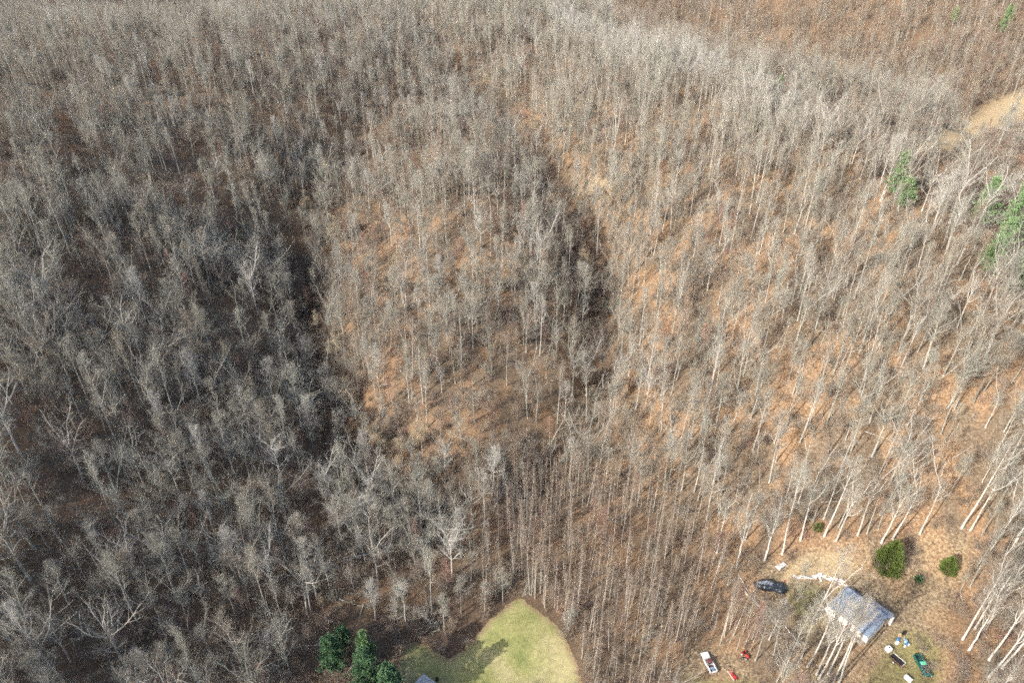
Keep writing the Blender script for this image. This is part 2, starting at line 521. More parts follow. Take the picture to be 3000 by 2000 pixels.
# the lawn: a sheet of mown grass a little above the litter, with a ragged edge
def lawn_sheet():
    b = []
    for k in range(len(LAWN)):
        p = np.array(LAWN[k]); q = np.array(LAWN[(k + 1) % len(LAWN)])
        n = max(1, int(np.linalg.norm(q - p) / 0.5))
        for i in range(n):
            b.append(p + (q - p) * i / n + rng.normal(0, 0.22, 2))
    nb = len(b)
    bp = np.array(b)
    lo, hi = bp.min(0), bp.max(0)
    g = np.stack(np.meshgrid(np.arange(lo[0], hi[0], 1.0), np.arange(lo[1], hi[1], 1.0)), -1).reshape(-1, 2)
    g = g[inside(b, g[:, 0], g[:, 1])]
    allp = [Vector(p) for p in b] + [Vector(p) for p in g]
    v, e, f, *_ = mgeo.delaunay_2d_cdt(allp, [(i, (i + 1) % nb) for i in range(nb)], [], 1, 1e-4)
    v = np.array([(p.x, p.y) for p in v])
    z = terrain_exact(v[:, 0], v[:, 1]) + 0.07
    dist = np.sqrt(((v[:, None, :] - bp[None, ::2, :]) ** 2).sum(-1)).min(1)
    me = np_mesh('lawn', np.column_stack([v, z]), np.array([list(t) for t in f if len(t) == 3]), [M['lawn']], smooth=True)
    a_ = me.attributes.new('border', 'FLOAT', 'POINT'); a_.data.foreach_set('value', np.clip(1 - dist / 3.0, 0, 1).astype(np.float32))
    return me
def lawn_material():
    m = noise_mat('mown_grass', [(0.3, (0.165,0.18,0.062)), (0.46, (0.245,0.24,0.095)), (0.6, (0.325,0.29,0.145)), (0.75, (0.36,0.31,0.165))], 0.11, 8, 0.9, 0.5, 3.0)
    nt = m.node_tree
    b = nt.nodes['Principled BSDF']
    src = b.inputs['Base Color'].links[0].from_socket
    n = nt.nodes.new('ShaderNodeTexNoise'); n.inputs['Scale'].default_value = 0.9; n.inputs['Detail'].default_value = 6; n.inputs['Roughness'].default_value = 0.75
    tc = nt.nodes.new('ShaderNodeTexCoord'); nt.links.new(tc.outputs['Object'], n.inputs['Vector'])
    mr = nt.nodes.new('ShaderNodeMapRange')
    mr.inputs['From Min'].default_value = 0.3; mr.inputs['From Max'].default_value = 0.7; mr.inputs['To Min'].default_value = 0.66; mr.inputs['To Max'].default_value = 1.22
    nt.links.new(n.outputs['Fac'], mr.inputs['Value'])
    mx = nt.nodes.new('ShaderNodeMix'); mx.data_type = 'RGBA'; mx.blend_type = 'MULTIPLY'; mx.inputs['Factor'].default_value = 1.0
    nt.links.new(src, mx.inputs['A']); nt.links.new(mr.outputs[0], mx.inputs['B'])
    at_ = nt.nodes.new('ShaderNodeAttribute'); at_.attribute_name = 'border'
    ad = nt.nodes.new('ShaderNodeMath'); ad.operation = 'MULTIPLY_ADD'
    nt.links.new(n.outputs['Fac'], ad.inputs[0]); ad.inputs[1].default_value = 2.4; nt.links.new(at_.outputs['Fac'], ad.inputs[2])
    mr2 = nt.nodes.new('ShaderNodeMapRange'); mr2.inputs['From Min'].default_value = 1.65; mr2.inputs['From Max'].default_value = 2.25
    nt.links.new(ad.outputs[0], mr2.inputs['Value'])
    m2 = nt.nodes.new('ShaderNodeMix'); m2.data_type = 'RGBA'
    nt.links.new(mr2.outputs[0], m2.inputs['Factor']); nt.links.new(mx.outputs['Result'], m2.inputs['A']); m2.inputs['B'].default_value = (0.21, 0.145, 0.09, 1)
    nt.links.new(m2.outputs['Result'], b.inputs['Base Color'])
    return m
M['lawn'] = lawn_material()
tag(link('lawn', lawn_sheet()), kind='structure')
print('ground', round(time.time() - T0, 1))

# ------------------------------------------------------------------ bare trees, grown level by level
UP = np.array([0, 0, 1.0])
def unit(v): return v / (np.linalg.norm(v, axis=-1, keepdims=True) + 1e-9)

def grow(P, Rr, n, t0, t1, length, ang, K, up, wob, rr, g):
    """P: (N,K,3) parents, Rr: (N,K) radii -> children lines"""
    N, KP, _ = P.shape
    idx = np.repeat(np.arange(N), n)
    base = (np.tile(np.arange(n), N) + g.random(N * n)) / n
    t = t0 + (t1 - t0) * base
    f = t * (KP - 1); i = np.minimum(f.astype(int), KP - 2); a = (f - i)[:, None]
    p = P[idx, i] * (1 - a) + P[idx, i + 1] * a
    r = Rr[idx, i] * (1 - a[:, 0]) + Rr[idx, i + 1] * a[:, 0]
    tan = unit(P[idx, i + 1] - P[idx, i])
    ref = np.where(np.abs(tan[:, 2:3]) > 0.9, np.array([1.0, 0, 0]), UP)
    e1 = unit(np.cross(tan, ref)); e2 = np.cross(tan, e1)
    az = (np.arange(N * n) * 2.399963 + g.random(N * n) * 1.2)[:, None]
    A = (ang(t) if callable(ang) else ang) + g.normal(0, 0.16, N * n)
    A = A[:, None]
    d = np.cos(A) * tan + np.sin(A) * (np.cos(az) * e1 + np.sin(az) * e2)
    Ln = (length(t, idx) if callable(length) else np.full(N * n, length)) * g.uniform(0.65, 1.25, N * n)
    out = np.zeros((N * n, K, 3)); out[:, 0] = p
    for k in range(1, K):
        d = unit(d + UP * up + g.normal(0, wob, d.shape))
        out[:, k] = out[:, k - 1] + d * (Ln / (K - 1))[:, None]
    r0 = np.minimum(r * rr, Ln * 0.03)
    rad = r0[:, None] * np.linspace(1, 0.35, K)[None, :]
    return out, rad

def frusta(P, Rd, n):
    """every line as a chain of n-sided rings, no caps"""
    N, K, _ = P.shape
    tan = np.zeros_like(P)
    tan[:, 1:-1] = P[:, 2:] - P[:, :-2] if K > 2 else 0
    tan[:, 0] = P[:, 1] - P[:, 0]; tan[:, -1] = P[:, -1] - P[:, -2]
    tan = unit(tan)
    ref = np.where(np.abs(tan[:, :1, 2:3]) > 0.9, np.array([1.0, 0, 0]), UP)
    e1 = unit(np.cross(tan, np.broadcast_to(ref, tan.shape))); e2 = np.cross(tan, e1)
    a = np.arange(n) * 2 * math.pi / n
    V = P[:, :, None, :] + Rd[:, :, None, None] * (np.cos(a)[None, None, :, None] * e1[:, :, None, :] + np.sin(a)[None, None, :, None] * e2[:, :, None, :])
    V = V.reshape(-1, 3)
    li, ki, si = np.meshgrid(np.arange(N), np.arange(K - 1), np.arange(n), indexing='ij')
    b = (li * K + ki) * n
    q0 = b + si; q1 = b + (si + 1) % n; q2 = q1 + n; q3 = q0 + n
    F = np.concatenate([np.stack([q0, q1, q2], -1).reshape(-1, 3), np.stack([q0, q2, q3], -1).reshape(-1, 3)])
    return V, F

def cones(P, r):
    """thin tapering twigs from the first to the last point"""
    p0 = P[:, 0]; p1 = P[:, -1]
    t = unit(p1 - p0)
    ref = np.where(np.abs(t[:, 2:3]) > 0.9, np.array([1.0, 0, 0]), UP)
    e1 = unit(np.cross(t, ref)); e2 = np.cross(t, e1)
    a = np.arange(3) * 2 * math.pi / 3
    ring = p0[:, None] + r[:, None, None] * (np.cos(a)[None, :, None] * e1[:, None] + np.sin(a)[None, :, None] * e2[:, None])
    N = len(p0)
    V = np.concatenate([ring, p1[:, None]], 1).reshape(-1, 3)
    b = np.arange(N) * 4
    F = np.concatenate([np.stack([b + k, b + (k + 1) % 3, b + 3], 1) for k in range(3)])
    return V, F

def slips(P, r):
    """the finest twigs: one thin tapering face each, turned at random"""
    p0 = P[:, 0]; p1 = P[:, -1]
    t = unit(p1 - p0)
    ref = np.random.default_rng(len(P)).normal(0, 1, t.shape)
    e = unit(np.cross(t, ref)) * (r * 1.5)[:, None]
    V = np.stack([p0 - e, p0 + e, p1], 1).reshape(-1, 3)
    return V, np.arange(len(V)).reshape(-1, 3)

def merge(parts):
    V, F, k = [], [], 0
    for v, f in parts:
        V.append(v); F.append(f + k); k += len(v)
    return np.concatenate(V), np.concatenate(F)

def stem(Hh, r0, g, K=12, wob=0.02, lean=0.0, top=1.0, flare=1.35):
    t = np.linspace(0, 1, K)
    w = np.cumsum(g.normal(0, wob, (K, 2)), 0) * Hh * 0.12
    w[0] = 0
    P = np.column_stack([w[:, 0] + lean * Hh * t ** 1.5, w[:, 1], t * Hh * top])
    rad = r0 * (1 - 0.93 * t ** 1.15); rad[0] *= flare
    rad = np.maximum(rad, 0.012)
    return P[None], rad[None]

def tree(seed, Hh=28, r0=0.3, c0=0.45, n1=20, L1=5.5, n2=6, n3=5, n4=5, a_low=1.05, a_top=0.45, shape='oval', up=0.09, tw=0.0078, tl=0.9, wob=0.13, rr=0.62, forks=0, lean=0.0, fa=0.38, a2=0.6):
    g = np.random.default_rng(seed)
    top = 1.0 if not forks else 0.62
    TP, TR = stem(Hh, r0, g, lean=lean, top=top)
    if forks: TR = np.maximum(TR, r0 * 0.45); TR[0, 0] = r0 * 1.35
    def L(t, idx):
        u = (t - c0) / (1 - c0)
        if shape == 'oval': s = 0.35 + 0.65 * np.sin(math.pi * np.clip(0.18 + u * 0.78, 0, 1))
        elif shape == 'cone': s = 1.0 - 0.8 * u
        elif shape == 'vase': s = 0.55 + 0.45 * u
        else: s = 0.9 - 0.3 * u
        return L1 * s
    ang = lambda t: a_low + (a_top - a_low) * np.clip((t - c0) / (1 - c0), 0, 1)
    P1, R1 = grow(TP, TR, n1, c0, 0.985, L, ang, 6, up, wob, rr, g)
    if forks:
        PF, RF = grow(TP, TR, forks, 0.75, 0.995, Hh * 0.48, fa, 6, 0.10, 0.14, 0.85, g)
        RF = np.maximum(RF, r0 * 0.4 * np.linspace(1, 0.25, 6)[None])
        P1 = np.concatenate([P1, PF]); R1 = np.concatenate([R1, RF])
    ln1 = np.linalg.norm(P1[:, -1] - P1[:, 0], axis=1)
    P2, R2 = grow(P1, R1, n2, 0.25, 1.0, lambda t, i: ln1[i] * (0.55 - 0.27 * t), a2, 4, up * 0.8, wob, 0.6, g)
    # the leader's tip carries side shoots too
    tipP = TP[:, -4:]; tipR = TR[:, -4:]
    P2b, R2b = grow(tipP, tipR, 14, 0.05, 1.0, L1 * 0.36, 0.6, 4, up, wob, 0.5, g)
    P2 = np.concatenate([P2, P2b]); R2 = np.concatenate([R2, R2b])
    ln2 = np.linalg.norm(P2[:, -1] - P2[:, 0], axis=1)
    P3, R3 = grow(P2, R2, n3, 0.2, 1.0, lambda t, i: np.maximum(ln2[i] * 0.55, 0.6), 0.7, 3, up * 0.7, wob, 0.6, g)
    R3 = np.maximum(R3 * 0.8, tw * 1.1)
    P4, _ = grow(P3, R3, n4, 0.15, 1.0, tl, 0.65, 2, 0.06, 0.05, 1, g)
    limbs = merge([frusta(P1, np.maximum(R1, 0.034), 5), frusta(P2, np.maximum(R2, 0.021), 3)])
    twigs = merge([cones(P3[:, [0, 2]], R3.max(1) * 1.2), slips(P4, g.uniform(0.7, 1.2, len(P4)) * tw * 1.15)])
    return frusta(TP, TR, 8), limbs, twigs

def vine_tree(seed, Hh=17, r0=0.2, spread=2.6, n=2600):
    """a trunk smothered in hanging dry vines"""
    g = np.random.default_rng(seed)
    trunk, limbs, crown = tree(seed + 500, Hh, r0, 0.5, 10, spread * 1.2, 4, 4, 4)
    parts = [crown]
    nl = 6
    for k in range(nl):
        c = np.array([g.normal(0, spread * 0.4), g.normal(0, spread * 0.4), Hh * g.uniform(0.45, 0.92)])
        m = n // nl
        d = unit(g.normal(0, 1, (m, 3))); d[:, 2] = np.abs(d[:, 2])
        rad = spread * g.uniform(0.3, 0.62)
        p = c + d * rad * np.sqrt(g.random(m))[:, None] * np.array([1, 1, 1.2])
        q = p + unit(np.column_stack([d[:, :2] * 0.55, -0.9 * np.ones(m)]) + g.normal(0, 0.4, (m, 3))) * g.uniform(0.5, 2.2, m)[:, None]
        parts.append(slips(np.stack([p, q], 1), g.uniform(0.012, 0.024, m)))
    return trunk, limbs, merge(parts)

def shrub(seed, Hh=4.0, ns=9, sp=0.5, tw=0.008, n2=5, n3=4, n4=3):
    g = np.random.default_rng(seed)
    az = g.random(ns) * 6.283; el = g.uniform(0.05, sp, ns)
    d = np.column_stack([np.cos(az) * np.sin(el), np.sin(az) * np.sin(el), np.cos(el)])
    P = np.zeros((ns, 6, 3)); P[:, 0, :2] = g.normal(0, 0.25, (ns, 2))
    for k in range(1, 6):
        d = unit(d + g.normal(0, 0.13, d.shape)); P[:, k] = P[:, k - 1] + d * (Hh / 5 * g.uniform(0.7, 1.1, ns))[:, None]
    Rr = 0.035 * (Hh / 4) * np.linspace(1, 0.3, 6)[None] * np.ones((ns, 1))
    P2, R2 = grow(P, Rr, n2, 0.2, 1, Hh * 0.3, 0.75, 3, 0.05, 0.16, 0.6, g)
    P3, R3 = grow(P2, R2, n3, 0.2, 1, Hh * 0.16, 0.75, 3, 0.03, 0.18, 0.6, g)
    P4, _ = grow(P3, R3, n4, 0.1, 1, 0.42, 0.8, 2, 0.0, 0.1, 1, g)
    return merge([frusta(P, Rr, 4), frusta(P2, np.maximum(R2, 0.009), 3), cones(P3[:, [0, 2]], np.maximum(R3, 0.009).max(1)), slips(P4, g.uniform(0.7, 1.2, len(P4)) * tw * 1.2)])

PROTO = {}      # kind -> list of dicts
def add_proto(kind, made, mt, mc, Hh, look, ml=None):
    (tv, tf), (lv, lf), (wv, wf) = made
    cv, cf = merge([(lv, lf), (wv, wf)])
    d = dict(trunk=np_mesh('trunk', tv, tf, [M[mt]], smooth=True), crown=np_mesh('crown', cv, cf, [M[ml or mt], M[mc]], np.r_[np.zeros(len(lf)), np.ones(len(wf))]), H=Hh, look=look)
    V, F = merge([(tv, tf), (cv, cf)])
    d['whole'] = np_mesh('tree', V, F, [M[mt], M[mc], M[ml or mt]], np.r_[np.zeros(len(tf)), np.full(len(lf), 2), np.ones(len(wf))], smooth=False)
    PROTO.setdefault(kind, []).append(d)

for k in range(6):      # tall forest hardwoods, limbs climbing steeply
    add_proto('hard', tree(10 + k, 28, 0.26, [0.42, 0.5, 0.55, 0.36, 0.58, 0.46][k], [11, 9, 10, 12, 8, 10][k], [6.6, 6.2, 5.4, 7.0, 6.0, 6.2][k], a_low=[0.8, 0.7, 0.65, 0.9, 0.6, 0.75][k], a_top=0.28, up=0.10, shape='oval', forks=[0, 2, 0, 3, 2, 2][k]), 'bark', 'twig', 28,
              ['slender', 'high-crowned', 'narrow', 'feathery', 'long-stemmed', 'forked'][k])
for k in range(3):      # the same with nearly white stems
    add_proto('pale', tree(30 + k, 28, 0.25, [0.5, 0.58, 0.45][k], [9, 8, 10][k], [6.0, 5.2, 6.4][k], a_low=0.65, a_top=0.25, up=0.11, forks=[0, 2, 2][k]), 'bark_white', 'twig', 28, ['straight', 'whip-thin', 'twin-topped'][k])
for k in range(4):      # broad crowns
    add_proto('wide', tree(40 + k, 25, 0.36, 0.42, [7, 9, 6, 8][k], [7.4, 6.6, 8.0, 7.0][k], 7, 5, 6, a_low=1.05, a_top=0.5, shape='vase', up=0.10, forks=[4, 5, 3, 4][k], rr=0.66, fa=0.6, a2=0.7), ['bark', 'bark', 'bark_white', 'bark'][k], ['twig', 'twig', 'twig_white', 'twig_brown'][k], 25,
              ['broad-crowned', 'spreading', 'many-limbed', 'wide-limbed'][k])
for k in range(3):      # round fine twigged crowns
    add_proto('round', tree(50 + k, 22, 0.27, [0.45, 0.4, 0.5][k], 18, [4.8, 4.4, 5.2][k], 6, 6, 6, a_low=1.15, a_top=0.25, shape='oval', up=0.13, wob=0.08), 'bark', 'twig', 22,
              ['round-crowned', 'dome-shaped', 'ball-crowned'][k])
for k in range(2):      # browner woods of the far slope
    add_proto('brown', tree(64 + k, 26, 0.22, [0.4, 0.5][k], [12, 10][k], [5.8, 5.2][k], a_low=0.8, a_top=0.3, up=0.1, forks=[0, 2][k]), 'bark', 'twig_brown', 26, ['brown-twigged', 'dull brown'][k], 'twig_brown')
for k in range(2):      # pale grey domes
    add_proto('ash', tree(66 + k, 22, 0.26, 0.42, 17, [5.0, 4.6][k], 6, 6, 6, a_low=1.1, a_top=0.3, up=0.12, wob=0.1), 'bark_white', 'twig_white', 22, ['pale grey domed', 'silvery'][k])
add_proto('dark', tree(60, 26, 0.40, 0.45, 10, 5.5, a_low=1.1, a_top=0.5, forks=3), 'bark_dark', 'twig', 26, 'dark-trunked')
add_proto('dark', tree(61, 26, 0.34, 0.5, 12, 4.6), 'bark_dark', 'twig', 26, 'dark-stemmed')
for k in range(2):      # reddish fine twigged maples
    add_proto('red', tree(70 + k, 16, 0.15, 0.3, 18, 3.1, 5, 5, 4, shape='oval', up=0.14, a_low=0.9, a_top=0.3, tl=0.8), 'bark', 'twig_red', 16, ['reddish', 'rusty-twigged'][k], 'twig_red')
for k in range(3):      # small understorey trees
    add_proto('small', tree(80 + k, 12, 0.09, [0.3, 0.25, 0.4][k], 12, [2.6, 3.0, 2.2][k], 4, 4, 4, shape='oval', up=0.10, tl=0.7, tw=0.0075), 'bark', 'twig_brown', 12, ['small brown', 'low bushy', 'thin young'][k], 'twig_brown')
for k in range(4):      # planted poles
    add_proto('pole', tree(90 + k, 17, 0.085, [0.35, 0.3, 0.45, 0.25][k], 18, [1.6, 1.9, 1.4, 2.2][k], 3, 3, 2, a_low=1.0, a_top=0.5, shape='cone', up=0.07, tl=0.5, tw=0.0065), 'bark_white', 'twig_brown', 17, ['thin', 'whippy', 'bare-stemmed', 'bristly'][k], 'twig_brown')
for k in range(2):
    add_proto('vine', vine_tree(110 + k, [17, 13][k], 0.2, [2.8, 3.2][k], 2200), 'bark', 'vine', 17, ['vine-draped', 'vine-smothered'][k])
print('protos', round(time.time() - T0, 1), sum(len(d['whole'].polygons) for v in PROTO.values() for d in v))

# ------------------------------------------------------------------ where the trees stand
# trees picked out of the photograph: pixel of the trunk's foot, kind, height
HERO = []
def hero(kind, h, s):
    for w in s.split():
        a, b = w.split(',')
        HERO.append((int(a), int(b), kind, h))
# around the cabin
hero('pale', 29, '2345,1928 2365,1957 2391,1978 2425,1976 2440,2000 2456,2004 2398,1990 2383,1815')
hero('pale', 30, '2819,1873 2856,1842 2838,1904 2896,1934 2896,1984 2934,1957 2884,1846 2904,1609 2693,1567 2582,1590 2613,1582 2448,1586 2414,1571 2345,1582 2291,1624 2157,1659 2511,1571 2842,1555 2816,1548 2970,1900 2990,1800 2960,1990 2240,1640 2100,1620 2970,1600')
# shaded hillside
hero('wide', 27, '377,1965 184,1996 183,961 757,923 90,1700 30,1480')
hero('round', 24, '523,1753 760,1634 577,1455 803,604 638,1076 697,633 884,1250')
hero('hard', 27, '395,1779 209,1940 153,1623 495,1593 398,1572 806,1526 832,1827 791,1807 730,1996 852,1980 640,1950 413,1838 699,1736 816,1557 352,1317 474,1221 517,1238 425,1195 544,1204 655,1250 123,1072 408,915 85,1000 459,719 502,706 213,757 719,677 884,1046 47,796 77,779')
hero('wide', 24, '825,919 940,429 60,1330 250,1420 330,1130')
hero('hard', 27, '529,438 633,451 404,412 336,374 179,340 247,327 689,357 889,417 638,251 531,166 748,132 187,519 638,629 982,1025 1000,1028')
# top of the hollow and the middle spur
hero('wide', 34, '1655,153')
hero('pale', 30, '1795,468 1876,434')
hero('hard', 26, '1648,493 1508,514 1166,425 1113,434 1274,395 1319,455 1217,149 1425,153 1444,446')
hero('round', 25, '1563,640 1391,640 1393,502 1706,940')
hero('wide', 26, '1578,813 1676,1160 1718,1160 1767,1140')
hero('dark', 24, '1255,1100 1247,1098')
hero('hard', 24, '1208,1165 1164,949 1196,861 1242,821 1287,1102 1353,1085 1366,919 1542,898 1806,906 1816,906 1850,1046 1546,1229 1570,1238 1718,1238 1123,1208 1253,1255 1633,1250 1922,898 1629,804 1208,796 1472,783')
# sunlit slope
hero('dark', 27, '2374,1012 2028,898')
hero('pale', 27, '2578,591 2584,588')
hero('wide', 25, '2795,612 2629,617 2442,490 2633,1029 2910,880 2230,300 2180,330')
hero('hard', 28, '1991,264 2159,421 2183,332 2030,442 2104,489 2123,527 2213,565 2506,289 2965,285 2718,400 2357,646 2189,1012 2196,1080 2325,1019 2438,787 2187,898 2278,872 2198,1233 2159,1148 2304,1250 2455,1131 2621,825 2761,1106 2213,1157 2510,1212 2655,1250')
# pale limbed trees along the ridge
hero('ridge', 24, '1710,115 1850,175 2000,245 2085,285 2200,345 2300,405 2400,450 2520,525 2620,585 2700,620 2780,655 2850,690 2930,735')
# below the gully
hero('hard', 22, '1239,1595 1412,1461 1477,1405 1523,1461')
hero('round', 14, '1354,1672 1419,1795 1351,1795 1474,1763 1302,1847')
hero('red', 14, '1310,1735 1010,1290 420,1000 560,900 690,740 1080,900')
hero('pole', 20, '1552,1742 1596,1784 1654,1830 1947,1637 1972,1524 1842,1496 1424,1707 1556,1744')
hero('vine', 17, '760,1235 830,1200 1030,1200 1110,1330 1180,1380 700,800 900,640 1700,360 1780,640 1240,1330 990,720 960,560')
HERO = [(a, b, 'wide' if k == 'ridge' else k, -h if k == 'ridge' else h) for a, b, k, h in HERO]
HERO_XY = []
trees = []      # x, y, z, kind, variant, scale, rot, hero?
for px, py, kind, h in HERO:
    x, y, z = at(px, py)
    v = random.randrange(len(PROTO[kind]))
    if h == 34 or h < 0: v = 2
    h = abs(h)
    s = h / PROTO[kind][v]['H'] * (random.uniform(0.92, 1.06) if kind == 'pale' else random.uniform(0.82, 1.02))
    trees.append((x, y, z, kind, v, s, random.random() * 6.283, True))
    HERO_XY.append((x, y))
HERO_XY = np.array(HERO_XY)

# pines keep the bare trees off
PINE_XY = np.array([at(a, b)[:2] for a, b in ((985,1975),(1078,1948),(1010,1900),(2940,745),(2940,775),(2862,680),(2862,705),(2995,830),(2885,815),(2610,590),(2612,612),(2640,620),(2642,640),(2992,660),(2992,690),(2915,770),(2975,860),(2930,112),(2152,160),(2152,180),(2592,1672))])

def candidates(step, x0, x1, y0, y1, jit=0.48):
    X, Y = np.meshgrid(np.arange(x0, x1, step), np.arange(y0, y1, step))
    X = X.ravel() + rng.uniform(-jit, jit, X.size) * step
    Y = Y.ravel() + rng.uniform(-jit, jit, Y.size) * step
    return X, Y

def in_view(X, Y, top=28.0, ml=330, mr=330, mt=40, mb=250):
    Z = H(X, Y)
    px, py, d = project(X, Y, Z)
    qx, qy, d2 = project(X, Y, Z + top)
    ok = (np.maximum(px, qx) > -ml) & (np.minimum(px, qx) < 3000 + mr) & (py > -mt) & (qy < 2000 + mb) & (d > 20) & (Y > 20)
    # skip what the ground itself hides
    vis = np.ones(len(X), bool)
    for f in np.linspace(0.25, 0.97, 40):
        vis &= ~((CAM_Z + (Z + top * 1.2 - CAM_Z) * f) < H(X * f, Y * f))
    return ok, vis, px, py, Z

X, Y = candidates(3.6, -560, 560, 30, 900)
ok, vis, px, py, Z = in_view(X, Y)
# trees out of the frame on the sun's side still shade the scene
shade = (X > -190) & (X < 60) & (Y > -40) & (Y < 230) & ~ok
keep = (ok & vis) | shade
X, Y, Z, px, py = X[keep], Y[keep], Z[keep], px[keep], py[keep]
lft = inside(LEFT, X, Y); rgt = inside(RIGHT, X, Y); gul = inside(GULLY, X, Y)
no = inside(LAWN, X, Y) | inside(YARD, X, Y) | inside(DRIVE, X, Y) | inside(FIELD, X, Y) | inside(POLES, X, Y)
scr = inside(SCRUB, X, Y); rdg = inside(RIDGE, X, Y)
prob = np.full(len(X), 0.46)
prob[lft] = 0.46
prob[rgt] = 0.50
prob[gul] = 0.36
prob[Y > 540] = 0.42
prob[rdg] = 0.6
prob[scr] = 0.06
prob[no] = 0.0
clump = patchy(X, Y, np.random.default_rng(9), 10, 22.0, 110.0)
prob *= np.where(rgt, np.clip(0.6 + 0.8 * clump, 0.6, 1.4), np.clip(0.25 + 1.5 * clump, 0.3, 1.6))
sel = rng.random(len(X)) < prob
for i in np.nonzero(sel)[0]:
    x, y = X[i], Y[i]
    if ((HERO_XY - (x, y)) ** 2).sum(1).min() < 7.0: continue
    if ((PINE_XY - (x, y)) ** 2).sum(1).min() < 56.0: continue
    u = rng.random()
    if rdg[i]: ks, ps = ('hard', 'pale', 'wide', 'ash', 'small'), (0.14, 0.10, 0.34, 0.36, 0.06)
    elif Y[i] > 380 and px[i] > 1800: ks, ps = ('brown', 'hard', 'small', 'red', 'pale'), (0.52, 0.14, 0.18, 0.08, 0.08)
    elif lft[i]: ks, ps = ('hard', 'wide', 'round', 'small', 'dark', 'red', 'ash'), (0.30, 0.22, 0.20, 0.12, 0.03, 0.07, 0.06)
    elif rgt[i]: ks, ps = ('hard', 'pale', 'wide', 'round', 'small', 'dark', 'red', 'brown'), (0.38, 0.24, 0.06, 0.05, 0.12, 0.04, 0.03, 0.08)
    elif gul[i]: ks, ps = ('hard', 'wide', 'small', 'red', 'vine'), (0.28, 0.12, 0.36, 0.14, 0.10)
    else: ks, ps = ('hard', 'pale', 'wide', 'round', 'small', 'dark', 'red', 'brown', 'ash'), (0.34, 0.08, 0.08, 0.10, 0.14, 0.03, 0.05, 0.12, 0.06)
    kind = ks[int(np.searchsorted(np.cumsum(ps), u * sum(ps) * 0.9999))]
    v = random.randrange(len(PROTO[kind]))
    if rdg[i] and kind == 'wide' and random.random() < 0.6: v = 2
    sc = (0.40 + 0.52 * random.random() ** 0.8) * (0.92 if not (lft[i] or rgt[i]) else 1.0)
    trees.append((x, y, Z[i], kind, v, sc, random.random() * 6.283, False))
# planted poles in rows
X, Y = candidates(2.0, -60, 110, 60, 240, 0.4)
m = inside(POLES, X, Y)
X, Y = X[m], Y[m]
Z = H(X, Y)
for i in range(len(X)):
    if rng.random() > 0.46: continue
    k = 'pole' if rng.random() < 0.9 else ('small' if rng.random() < 0.7 else 'red')
    trees.append((X[i], Y[i], Z[i], k, random.randrange(len(PROTO[k])), random.uniform(0.5, 1.2) if k == 'pole' else random.uniform(0.5, 0.85), random.random() * 6.283, False))
print('trees', len(trees), round(time.time() - T0, 1))

# which stand largest in the picture
ONES = 'zero one two three four five six seven eight nine ten eleven twelve thirteen fourteen fifteen sixteen seventeen eighteen nineteen'.split()
TENS = '- - twenty thirty forty fifty sixty seventy eighty ninety'.split()
def say(n):
    n = min(99, int(n))
    if n < 20: return ONES[n]
    return TENS[n // 10] + ('-' + ONES[n % 10] if n % 10 else '')

def place(x, y, z):
    a, b, _ = project(x, y, z)
    return float(a), float(b)

rows = []
for t in trees:
    x, y, z, kind, v, s, rz, hr = t
    h = PROTO[kind][v]['H'] * s
    a, b = place(x, y, z); a2, b2 = place(x, y, z + h)
    seen = 0 < a < 3000 and 30 < b < 2000 and b2 > -40
    rows.append((math.hypot(a - a2, b - b2) * (1.35 if hr else 1.0) if seen else 0.0, t, a, b))
rows.sort(key=lambda r: -r[0])
ind, rest, n_of = [], [], {'tree': 0, 'pole': 0}
for r in rows:
    fam = 'pole' if r[1][3] == 'pole' else 'tree'
    if r[0] > 0 and n_of[fam] < (300 if fam == 'tree' else 200):
        n_of[fam] += 1; ind.append(r)
    else: rest.append(r[1])

used = set()
NAMES = {'brown': 'brown_twigged_tree', 'ash': 'pale_domed_tree', 'hard': 'bare_tree', 'pale': 'pale_bare_tree', 'wide': 'spreading_tree', 'round': 'round_crowned_tree', 'dark': 'dark_trunked_tree', 'red': 'reddish_tree', 'small': 'small_bare_tree', 'pole': 'pole_tree', 'vine': 'vine_covered_tree'}
BARK = {'brown': 'bare tree', 'ash': 'bare tree', 'hard': 'grey bare tree', 'pale': 'white-stemmed bare tree', 'wide': 'bare tree', 'round': 'bare tree', 'dark': 'bare tree', 'red': 'bare tree', 'small': 'bare tree', 'pole': 'pale pole tree', 'vine': 'tan tree'}
def zone_word(x, y, a, b):
    if inside(POLES, np.array([x]), np.array([y]))[0]: return 'in the planted stand'
    if inside(YARD, np.array([x]), np.array([y]))[0]: return 'in the cabin clearing'
    if inside(GULLY, np.array([x]), np.array([y]))[0]: return 'in the brushy gully'
    if inside(LEFT, np.array([x]), np.array([y]))[0]: return 'on the shaded hillside'
    if inside(RIGHT, np.array([x]), np.array([y]))[0]: return 'on the sunlit slope'
    return 'on the middle spur' if b > 500 else 'near the far ridge'
